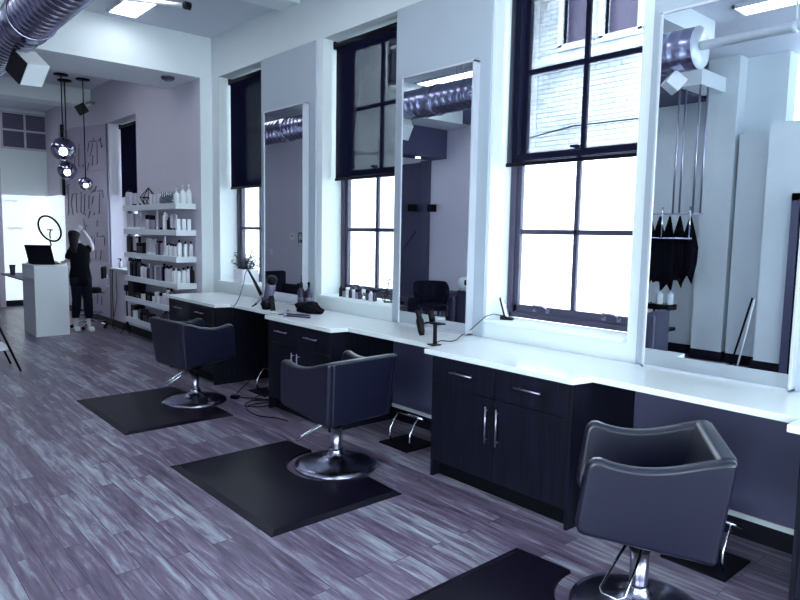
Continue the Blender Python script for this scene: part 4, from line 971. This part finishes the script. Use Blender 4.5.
t = speaker('wall_speaker', 'small black box speaker on the indigo door post, seen in the middle mirror', (-1.12, 9.60, 2.20), (0, 0, math.radians(70)), .07, BLACK, BLACK)
# tub chair
t = thing('tub_chair', 'black tub armchair on pale splayed legs, reflected in the middle mirror', 'chair', (-.46, 8.33, 0), math.radians(-55))
m = MB()
outl = []
for k in range(19):
    a = math.radians(-120+240*k/18); outl.append((a, .86 if abs(a) < 1.1 else .86-.20*(abs(a)-1.1)))
bm = m.bm; rings = []
for a, zt in outl:
    ox, oy = -math.cos(a)*.30, math.sin(a)*.31; ix, iy = -math.cos(a)*.235, math.sin(a)*.245
    rings.append([bm.verts.new((ox*.85, oy*.9, .38)), bm.verts.new((ox*1.05, oy*1.05, zt)), bm.verts.new((ix*1.1, iy*1.1, zt)), bm.verts.new((ix*.9, iy*.92, .38))])
for a, b in zip(rings[:-1], rings[1:]):
    for k in range(4): bm.faces.new((a[k], a[(k+1) % 4], b[(k+1) % 4], b[k]))
bm.faces.new(rings[0]); bm.faces.new(rings[-1][::-1])
m.build('shell', DKFAB, t, .012, 2, smooth=True)
MB().box(-.22, .27, -.25, .25, .36, .48).build('seat', DKFAB, t, .035, 3)
for sx, sy in ((1, 1), (1, -1), (-1, 1), (-1, -1)):
    m = MB(); m.tube([(.19*sx, .19*sy, .37), (.25*sx, .24*sy, .0)], .019, 8, r2=.011); m.build('leg', GREYW, t)
def armchair(name, label, loc, rz, m_, w=.34, dp=.36, hb=.82, ha=.6):
    t = thing(name, label, 'armchair', loc, rz)
    MB().box(-dp, -dp+.16, -w, w, .12, hb).build('backrest', m_, t, .05, 3)
    for s in (1, -1): MB().box(-dp+.05, dp, s*w-(.14 if s > 0 else 0), s*w+(0 if s > 0 else .14), .08, ha).build('armrest', m_, t, .04, 3)
    MB().box(-dp+.12, dp+.01, -w+.13, w-.13, .2, .45).build('seat', m_, t, .04, 3)
    for sx in (-1, 1):
        for sy in (-1, 1): m = MB(); m.tube([(sx*(dp-.08), sy*(w-.07), .1), (sx*(dp-.08), sy*(w-.07), 0)], .02, 8); m.build('leg', BLACK, t)
    return t
armchair('armchair', 'grey armchair beside the tub chair, reflected in the middle mirror', (-1.02, 8.36, 0), math.radians(-8), GREYLEA, .20, .20, .66, .60)
armchair('armchair', 'dark low armchair reflected in the farthest mirror', (1.10, 10.9, 0), math.radians(-100), DKFAB, .36, .34, .93, .68)
t = thing('side_cabinet', 'grey low side cabinet under the white jug, reflected in the middle mirror', 'cabinet', (-1.10, 7.88, 0))
MB().box(-.18, .2, -.24, .24, 0, .70).build('body', GREYLEA, t, .005); MB().box(.2, .215, -.22, .22, .38, .67).build('drawer', GREYLEA, t, .004); MB().box(.2, .215, -.22, .22, .04, .35).build('door', GREYLEA, t, .004)
t = thing('white_jug', 'white rounded jug with wire ring on the grey side cabinet', 'jug', (-0.98, 8.02, .70))
m = MB(); m.lathe([(0, 0), (.07, 0), (.11, .08), (.115, .15), (.09, .22), (.06, .24), (0, .24)], seg=24); m.build('jug_body', WHITE, t)
m = MB(); m.tube([(.0, .10+.04*math.cos(a), .13+.10*math.sin(a)) for a in [2*PI*k/20 for k in range(20)]], .005, 6, closed=True); m.build('ring', BLACK, t)
m = MB(); m.box(.02, .09, -.13, -.07, .10, .2); m.build('handle', BLACK, t, .02)
t = thing('storage_box', 'grey storage box with a dark hand hole beside the tub chair', 'box', (-.62, 9.06, 0))
MB().box(-.2, .2, -.16, .16, 0, .52).build('body', GREYLEA, t, .01); MB().box(.198, .204, -.06, .06, .40, .44).build('hand_hole', BLACK, t)

# wall details seen in the farthest mirror
t = thing('thermostat', 'small white thermostat on the wall, reflected in the farthest mirror', 'thermostat', (-1.27, 14.2, 1.50))
MB().box(0, .03, -.09, .09, 0, .14).build('housing', WHITE, t, .005); MB().box(.03, .032, -.05, .03, .07, .1).build('display', BLACK, t)
t = thing('restroom_sign', 'black restroom sign with white figure, reflected in the farthest mirror', 'sign', (-1.27, 13.84, 1.42))
MB().box(0, .01, -.10, .10, 0, .26).build('plate', BLACK, t, .003)
m = MB(); m.box(.01, .013, .01, .055, .08, .17).lathe([(0, 0), (.022, 0), (.022, .003), (0, .003)], (.01, .03, .20), 12, 'x').box(.01, .013, .018, .027, .04, .08).box(.01, .013, .038, .047, .04, .08).box(.01, .013, -.055, -.01, .08, .17).lathe([(0, 0), (.022, 0), (.022, .003), (0, .003)], (.01, -.03, .20), 12, 'x').box(.01, .013, -.05, .055, .02, .03); m.build('pictogram', WHITE, t)
t = thing('wall_switch', 'small white switch plate on the wall above the dark low armchair', 'switch', (-1.27, 15.25, 1.08))
MB().box(0, .008, -.07, .07, 0, .15).build('plate', WHITE, t, .002); MB().box(.008, .013, -.015, .015, .03, .09).build('rocker', WHITE, t)

# soffits by the opposite wall
struct(box('trim_16', DARKBOX, -1.95, -1.0, 4.28, 8.19, 3.65, 3.92), 'dark indigo soffit along the wall across from the mirrors', 'soffit')
struct(box('trim_17', WALL, -1.70, -.97, 3.97, 4.27, 3.68, 3.88), 'short white soffit above the cape rack', 'soffit')

# cape rack
t = thing('cape_rack', 'chrome ceiling-hung rail rack for capes, reflected in the nearest mirror', 'rack', (0, 0, 0))
XR = -1.10; m = MB()
for y, x in ((4.25, XR-.06), (4.25, XR+.12), (3.99, XR-.12), (3.99, XR+.10)):
    MB().tube([(x, y, 2.03), (x, y, 3.69)], .013, 10).build('hanging_rod', STEEL, t)
for y in (4.40, 4.02):
    MB().tube([(XR+.10, y, 1.70), (XR+.10, y, 2.12)], .012, 8).build('drop_rod', CHROME, t)
MB().tube([(XR, 3.90, 2.03), (XR, 5.4, 2.03)], .010, 8).build('top_rail', STEEL, t)
MB().tube([(XR+.10, 3.98, 1.70), (XR+.10, 5.4, 1.70)], .012, 8).build('lower_rail', CHROME, t)
MB().tube([(XR, 5.38, 2.03), (XR, 5.38, 3.65)], .012, 8).build('hanging_rod', STEEL, t)
def cape(y, h, w, seed, label):
    random.seed(seed); m = MB(); bm = m.bm; n = 14; rows = 8; G = []
    for r in range(rows+1):
        u = r/rows; wd = .012+(w-.012)*min(1, u*2.0)*(1-.35*max(0, u-.72)/.28); ring = []
        for k in range(n):
            a = 2*PI*k/n; rr = wd*(1+.18*math.sin(3*a+seed+u*2)); z = -h*u
            if r == rows: z += .10*h*math.sin(2*a+seed)
            ring.append(bm.verts.new((rr*.35*math.cos(a), rr*math.sin(a), z)))
        G.append(ring)
    for a, b in zip(G[:-1], G[1:]):
        for k in range(n): bm.faces.new((a[k], a[(k+1) % n], b[(k+1) % n], b[k]))
    bm.faces.new(G[0]); bm.faces.new(G[-1][::-1])
    o = m.build('salon_cape', BLKCLOTH, None, loc=(XR+.0, y, 2.0), smooth=True)
    hk = MB(); hk.tube([(0, 0, 0), (0, 0, .02), (.012, 0, .035)], .004, 6); hk.build('hook', STEEL, o)
    return tag(o, label, 'cape', 'black capes on the rail rack')
CL = ['black salon cape closest to the column end of the rack', 'black salon cape second from the column end of the rack', 'black salon cape third from the column end of the rack', 'black salon cape fourth from the column end of the rack', 'black salon cape fifth from the column end of the rack', 'black salon cape sixth from the column end of the rack', 'black salon cape seventh from the column end of the rack', 'black salon cape last on the rack, farthest from the column']
for k, y in enumerate((4.06, 4.20, 4.34, 4.48, 4.62, 4.76, 4.90, 5.04)): cape(y, .84+.05*((k*7) % 3), .125, k+1, CL[k])

# shampoo trolley with pump bottles and armchair
t = thing('black_trolley', 'black trolley carrying white pump bottles, reflected in the nearest mirror', 'trolley', (-1.42, 4.68, 0))
MB().box(-.12, .12, -.30, .28, .68, .76).build('top_tray', BLACK, t, .006); MB().box(-.12, .12, -.30, .26, .38, .43).build('lower_tray', BLACK, t, .006)
for y in (-.24, -.02): m = MB(); m.tube([(0, y, .03), (0, y, .70)], .014, 8); m.build('upright', BLACK, t)
for sx in (-.1, .1):
    for sy in (-.26, .22): m = MB(); m.cyl((sx, sy-.01, .025), .025, .02, 'y', 12); m.build('castor', BLACK, t)
for k, y in enumerate((4.86, 4.76, 4.66, 4.56, 4.44)):
    product('pump', 'w', 'w', -1.42+(.05 if k % 2 else -.02), y, .7605, .09, .25, 'white pump bottle, %s from the column side on the black trolley' % ['fifth', 'fourth', 'third', 'second', 'first'][k], 'white pump bottles on the trolley', rz=PI/2)
armchair('shampoo_chair', 'grey high-armed chair reflected at the edge of the nearest mirror', (-.74, 4.56, 0), math.radians(80), GREYLEA, .33, .36, .72, .64)
# broom and dustpan
t = thing('long_dustpan', 'black and white long-handled dustpan and broom leaning on the partition', 'broom', (-1.40, 3.42, 0))
m = MB(); m.tube([(.05, .10, .02), (-.02, -.09, .95)], .014, 8); m.build('black_handle', BLACK, t)
m = MB(); m.tube([(.09, -.0, .02), (-.01, -.12, .93)], .012, 8); m.build('white_handle', WHITE, t)
MB().box(-.06, .12, -.12, .16, 0, .05).build('pan', BLACK, t, .01)
# framed door at the partition
dr = thing('door_2', 'dark framed glass door at the edge of the nearest mirror', 'door', (-1.45, 2.95, 0)); dr['kind'] = 'structure'
m = MB(); m.box(0, .06, -.09, 0, 0, 2.28).box(0, .06, -1.15, -1.06, 0, 2.28).box(0, .06, -1.15, 0, 2.19, 2.28); m.build('door_frame', GREYLEA, dr, .003)
m = MB(); m.box(.0, .04, -.16, -.09, .02, 2.19).box(.0, .04, -1.06, -.99, .02, 2.19).box(0, .04, -1.06, -.09, .02, .2).box(0, .04, -1.06, -.09, 2.1, 2.19); m.build('door_leaf', BLACK, dr, .003)
MB().box(.01, .02, -1.0, -.15, .2, 2.1).build('pane', mat('dark_glass2', (40, 40, 62), .15), dr)

# ------------------------------------------------------------------ light
w = bpy.data.worlds.new('sky'); SC.world = w; w.use_nodes = True
bg = w.node_tree.nodes['Background']; bg.inputs[0].default_value = (0.835, 0.97, 1.0, 1); bg.inputs[1].default_value = 13.0
sun = bpy.data.lights.new('sun', 'SUN'); sun.energy = 9.0; sun.angle = math.radians(2); sun.color = (.95, .98, 1)
so = bpy.data.objects.new('sun', sun); COL.objects.link(so)
so.rotation_euler = Vector((1.0, 0.12, -1.15)).to_track_quat('-Z', 'Y').to_euler()
def portal(x, y, z, sx, sy, rot):
    l = bpy.data.lights.new('portal', 'AREA'); l.shape = 'RECTANGLE'; l.size = sx; l.size_y = sy; l.cycles.is_portal = True
    o = bpy.data.objects.new('window_portal', l); COL.objects.link(o); o.location = (x, y, z); o.rotation_euler = rot
for a, b in WINS: portal(4.27, (a+b)/2, (SILL+HEAD)/2, HEAD-SILL, a-b, (0, PI/2, 0))
portal(-3.25, -.45, 1.67, 2.55, 4.3, (0, -PI/2, 0))
portal(4.27, 11.15, 2.25, 2.45, 1.3, (0, PI/2, 0))
for a, b in ((-1.4, .9), (1.15, 3.3)): portal((a+b)/2, -3.12, 1.78, b-a, 2.85, (-PI/2, 0, 0))

# ------------------------------------------------------------------ camera
cam = bpy.data.cameras.new('camera'); co = bpy.data.objects.new('camera', cam); COL.objects.link(co); SC.camera = co
yaw, pitch, roll, F = 0.72217633, 0.10149298, 0.01841126, 654.679957
cy, sy, cp, sp_ = math.cos(yaw), math.sin(yaw), math.cos(pitch), math.sin(pitch)
fwd = Vector((sy*cp, cy*cp, -sp_)); right = Vector((cy, -sy, 0)); up = right.cross(fwd)
r2 = math.cos(roll)*right+math.sin(roll)*up; u2 = -math.sin(roll)*right+math.cos(roll)*up
Mx = Matrix((r2, u2, -fwd)).transposed().to_4x4(); Mx.translation = Vector((0, 0, 1.7)); co.matrix_world = Mx
cam.sensor_width = 36; cam.sensor_fit = 'HORIZONTAL'; cam.lens = F*36/800; cam.clip_start = .05; cam.clip_end = 200

SC.view_settings.view_transform = 'Standard'; SC.view_settings.look = 'None'; SC.view_settings.gamma = 1.0; SC.view_settings.exposure = 0.12
SC.view_settings.use_curve_mapping = False
c = SC.cycles
c.use_denoising = True; c.max_bounces = 10; c.diffuse_bounces = 5; c.glossy_bounces = 5; c.transparent_max_bounces = 16; c.transmission_bounces = 4
c.sample_clamp_indirect = 6.0; c.caustics_reflective = False; c.caustics_refractive = False
